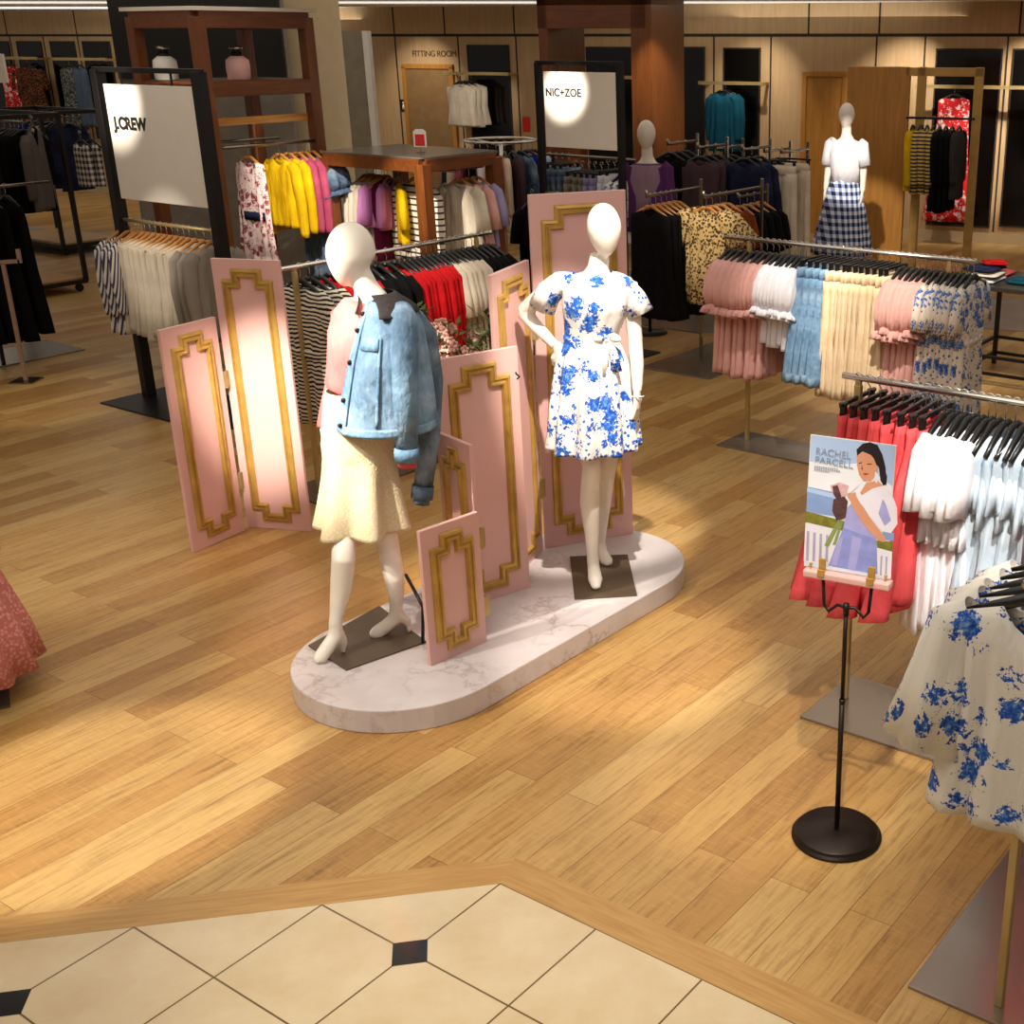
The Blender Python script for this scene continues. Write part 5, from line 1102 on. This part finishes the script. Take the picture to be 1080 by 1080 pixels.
# ================================================================== LEFT EDGE
f0 = G(93, 307); f0.z = 0
def frame_rack(name, label, P, w, d, z, wheel=True, shelf=.12, sgn=-1):
    """black square-tube rack on castors: runs w along -BV, d along AV"""
    t = thing(name, label, 'clothes rack', (P.x, P.y, 0), math.atan2(AV.y, AV.x)); q = .045
    for x in (0, -d):
        for y in (0, w): m = MB(); m.box((x, y, (z+shelf)/2), (q, q, z-shelf)); m.build('post', M['black'], t, False, bevel=.003)
    m = [MB(), MB()]
    for g, zz in zip(m, (z, shelf)):
        for y in (0, w): g.bar((0, y, zz), (-d, y, zz), q, q)
        for x in (0, -d): g.bar((x, 0, zz), (x, w, zz), q, q)
        g.build('frame_bar', M['black'], t, False)
    m = MB(); m.box((-d/2, w/2, shelf+.03), (d-.05, w-.05, .02)); m.build('shelf', M['strip'], t, False)
    m = MB(); m.tube([(-d/2, 0, z-.06), (-d/2, w, z-.06)], RR, 10); m.build('rail', M['steel'], t)
    for x in (-.06, -d+.06):
        for y in (.06, w-.06):
            m = MB(); m.tube([(x, y-.014, .045), (x, y+.014, .045)], .045, 16); m.box((x, y, .08), (.03, .03, .04)); m.build('castor', M['black'], t, False)
    return t
zl = zat(f0, 121)
frame_rack('rolling_rack', 'black rolling clothes rack with wooden shelf and castors at the left edge', f0, 1.6, .75, zl)
gr = at(36, 152, 12.9)
gr = f0 - AV*.33 + BV*.05 + UP*(zl-.01)
run([lambda: g_top('cardigan', C['grey'], .92, .28, .05, 'long', .6, 1.0, (.014, 4), 111, neck=.10, dip=.22, slope=.36)], 1, gr, -BV, 0, 0, 'grey v-neck cardigan', 'at the front of the left rolling rack', 'cardigan', 'grey cardigan', first_rz=.75)
o = f0 - AV*.37 + UP*(zl-.06)
run([lambda: g_top('dress', C['black'], .95, .2, .04, 'long', .5, 1.1, (.012, 4), 112)], 4, o, -BV, .06, .3, 'black dress', 'in the left rolling rack', 'dress', 'black dresses in the rolling rack', side='from the right')
run([lambda: g_top('shirt', C['white'], .6, .2, .04, 'short', .3, 1.1, (.012, 4), 113)], 3, o, -BV, .42, .66, 'white shirt', 'in the left rolling rack', 'shirt', 'white shirts in the rolling rack', side='from the right')
f1 = G(128, 262); f1.z = 0; z2_ = zat(f1, 117)
frame_rack('rolling_rack', 'second black clothes rack with wooden shelf, behind the left rolling rack', f1, 1.5, .8, z2_)
o = f1 - AV*.4 + UP*(z2_-.06)
run([lambda: g_top('shirt', C['checks'], .62, .16, .05, None, .3, .8, (.012, 4), 114)], 2, at(84, 140, 15.3), AV, 0, .12, 'grey checked shirt', 'on the second left rack', 'shirt', 'checked shirts', side=F3)
run([lambda: g_top('jacket', C['navy'], .9, .2, .04, 'long', .5, 1.1, (.012, 4), 115)], 4, o, -BV, .08, .4, 'dark jacket', 'on the second left rack', 'jacket', 'dark jackets at the left', side='from the right')
run([lambda: g_top('shirt', C['royal'], .6, .2, .04, 'long', .5, 1.1, (.012, 4), 116)], 2, o, -BV, .8, .95, 'royal blue shirt', 'on the second left rack', 'shirt', 'royal shirts at the left', side='from the right')
run([lambda: g_top('shirt', C['offwhite'], .6, .2, .04, 'long', .5, 1.1, (.012, 4), 117)], 2, o, -BV, .55, .68, 'off-white shirt', 'on the second left rack', 'shirt', 'off-white shirts at the left', side='from the right')
# black dresses at the very left with their rack
b0 = G(-20, 389); b0.z = 0; zb = 1.52; e0 = at(2, 190, 10.7)
rack('clothes_rack', 'rack of long black dresses cut off by the left photo edge', b0, AV, -.15, .9, 1.5, (.2,), (-.25, .9, -.1, .55), pm=M['black'], rm=M['steel'], bm=M['steel'])
run([lambda: g_top('dress', C['black'], 1.28, .24, .05, None, .5, 1.35, (.02, 6), 118)], 5, b0 + UP*1.5, AV, -.1, .5, 'long black dress', 'at the far left edge', 'dress', 'black dresses at the left edge', side=F3)
t = thing('display_stand', 'empty tan display arm on a thin post before the left black dresses', 'display stand', (b0.x-.02, b0.y-.42, 0))
q0 = at(19, 358, b0.y-.42) - Vector((b0.x-.02, b0.y-.42, 0)); q1 = at(2, 278, b0.y-.42) - Vector((b0.x-.02, b0.y-.42, 0))
m = MB(); m.box((q0.x, 0, q1.z/2), (.03, .02, q1.z)); m.build('post', plain('tan_metal', 'a98a74', .4, .3), t, False)
m = MB(); m.bar((q0.x-.2, 0, q1.z), (q0.x+.14, 0, q1.z+.02), .02, .03); m.box((q0.x+.14, 0, q1.z+.06), (.03, .02, .11)); m.build('arm', plain('tan_metal_arm', 'a98a74', .4, .3), t, False)
m = MB(); m.box((q0.x, 0, .006), (.2, .2, .012)); m.build('base', M['steel'], t, False)
# white sign cut off by the left edge
s0 = at(-8, 72, 13.8); t = thing('hanging_sign', 'white sign board cut off by the left photo edge', 'sign', s0)
m = MB(); m.box((0, 0, 0), (.34, .03, .28), -.3); m.build('board', M['board'], t, False, bevel=.002)
for q in (-.1, .1): m = MB(); m.tube([(q, 0, .14), (q, 0, ZC-s0.z)], .004, 6); m.build('wire', M['black'], t)
# ================================================================== LIGHT
WARM = (1, .91, .80)
def spot(p, q, W, size=.5, blend=.5, col=WARM, rad=.03):
    l = bpy.data.lights.new('spot_lamp', 'SPOT'); l.energy = W; l.spot_size = size; l.spot_blend = blend; l.color = col; l.shadow_soft_size = rad
    o = bpy.data.objects.new('spot_lamp', l); COL.objects.link(o); o.location = p
    o.rotation_euler = (Vector(q) - Vector(p)).to_track_quat('-Z', 'Y').to_euler(); return o
def area(x, y, z, sx, sy, W, col=(1, .90, .79), up=False):
    l = bpy.data.lights.new('area_fill_lamp', 'AREA'); l.shape = 'RECTANGLE'; l.size = sx; l.size_y = sy; l.energy = W; l.color = col
    o = bpy.data.objects.new('area_fill_lamp', l); COL.objects.link(o); o.location = (x, y, z)
    if up: o.rotation_euler = (PI, 0, 0)
    return o
w = bpy.data.worlds.new('store_air'); S.world = w; w.use_nodes = True
w.node_tree.nodes['Background'].inputs[0].default_value = (1.0, .88, .76, 1); w.node_tree.nodes['Background'].inputs[1].default_value = .12
S.view_settings.view_transform = 'Standard'; S.view_settings.look = 'None'; S.view_settings.gamma = 1; S.view_settings.exposure = .9; S.view_settings.use_curve_mapping = False
area(-1, 3, 3.95, 6, 5, 72); area(-1, 8.5, 3.05, 9, 4, 38); area(-1, 14, 3.05, 14, 5, 55)  # broad fill areas standing in for general ceiling lighting, not real panels
area(-3, 18.5, 2.95, 16, 1.2, 40, (1, .95, .88), True)           # added upward fill that brightens the ceiling, no cove built
ZL = 3.9
area(-10, 22.0, 2.95, 9, 1.2, 40, (1, .95, .88), True)  # second added upward fill, for the ceiling at far left
# key spots on the two figures and the screens
spot((-3.0, 3.4, ZL), (B1.x-.10, B1.y, 1.45), 950, .33, .75)
spot((-.15, 4.2, ZL), (B2.x+.0, B2.y-.08, 1.50), 520, .36, .5)
spot((-2.2, 3.2, ZL), (-2.48, 6.85, .75), 1700, .20, .95)
spot((-3.6, 3.2, ZL), (-1.25, 5.3, .2), 230, .5, .5)
# signs
spot((-5.2, 6.8, 3.1), at(118, 106, 9.6), 560, .25, .9)
spot((-2.0, 8.2, 3.1), at(600, 100, 11.4), 800, .17, .85)
# racks
spot((.8, 2.2, ZL), (1.15, 4.5, 1.25), 520, .34, .6); spot((1.6, 1.2, ZL), (1.15, 3.45, 1.25), 300, .30, .8)
spot((.6, 5.6, ZL), (1.0, 8.0, .9), 420, .30, .7); spot((1.6, 6.0, ZL), (1.5, 9.6, .0), 330, .34, .8)
spot((-2.6, 5.4, ZL), (-1.95, 8.1, 1.15), 330, .26, .7); spot((-4.9, 6.6, 3.1), (-4.0, 9.3, 1.2), 150, .3, .7)
spot((-2.7, 8.5, 3.1), (-3.3, 10.5, 1.5), 300, .40, .7); spot((-2.8, 8.2, 3.1), (-2.3, 10.5, 1.3), 330, .30, .7)
spot((-.6, 8.4, 3.1), (-.05, 10.3, 1.3), 120, .26, .7); spot((-1.0, 10.8, 3.1), (-.62, 13.0, 1.75), 110, .13, .5)
spot((1.0, 10.6, 3.1), (1.5, 13.2, 1.5), 330, .28, .5); spot((2.6, 15.0, 3.1), (3.65, 17.6, 1.2), 260, .36, .6)
spot((-2.8, 16.4, 3.1), (-3.4, 20.2, 1.8), 130, .3, .6)
# wall washing
for x, W in ((2.6, 100), (4.2, 150), (.6, 55), (-4.6, 50), (-8.5, 70)):
    y = W0.y + (x - W0.x)*WD.y/WD.x; spot((x, y-1.2, 3.1), (x+.1, y, 1.6), W, 1.2, .9)
spot((-.2, 15.0, 3.1), (-.75, 16.6, 1.7), 90, .7, .8)
# pools of light on the floor
spot((-3.0, 2.6, ZL), (-2.3, 4.05, 0), 420, .36, .5); spot((-.2, 3.4, ZL), (-.35, 5.2, 0), 330, .34, .7)
spot((.2, 2.2, ZL), (.25, 4.3, 0), 230, .36, .8); spot((-4.0, 4.4, ZL), (-3.4, 6.4, 0), 150, .5, .9)
spot((.6, 6.4, ZL), (.6, 8.9, 0), 200, .3, .8); spot((-5.0, 7.0, 3.1), (-5.2, 9.6, 0), 120, .4, .9); spot((2.2, 8.4, 3.1), (2.4, 10.6, 0), 150, .5, .8)
spot((-.6, 1.6, ZL), (-.5, 3.3, 0), 170, .7, .9)
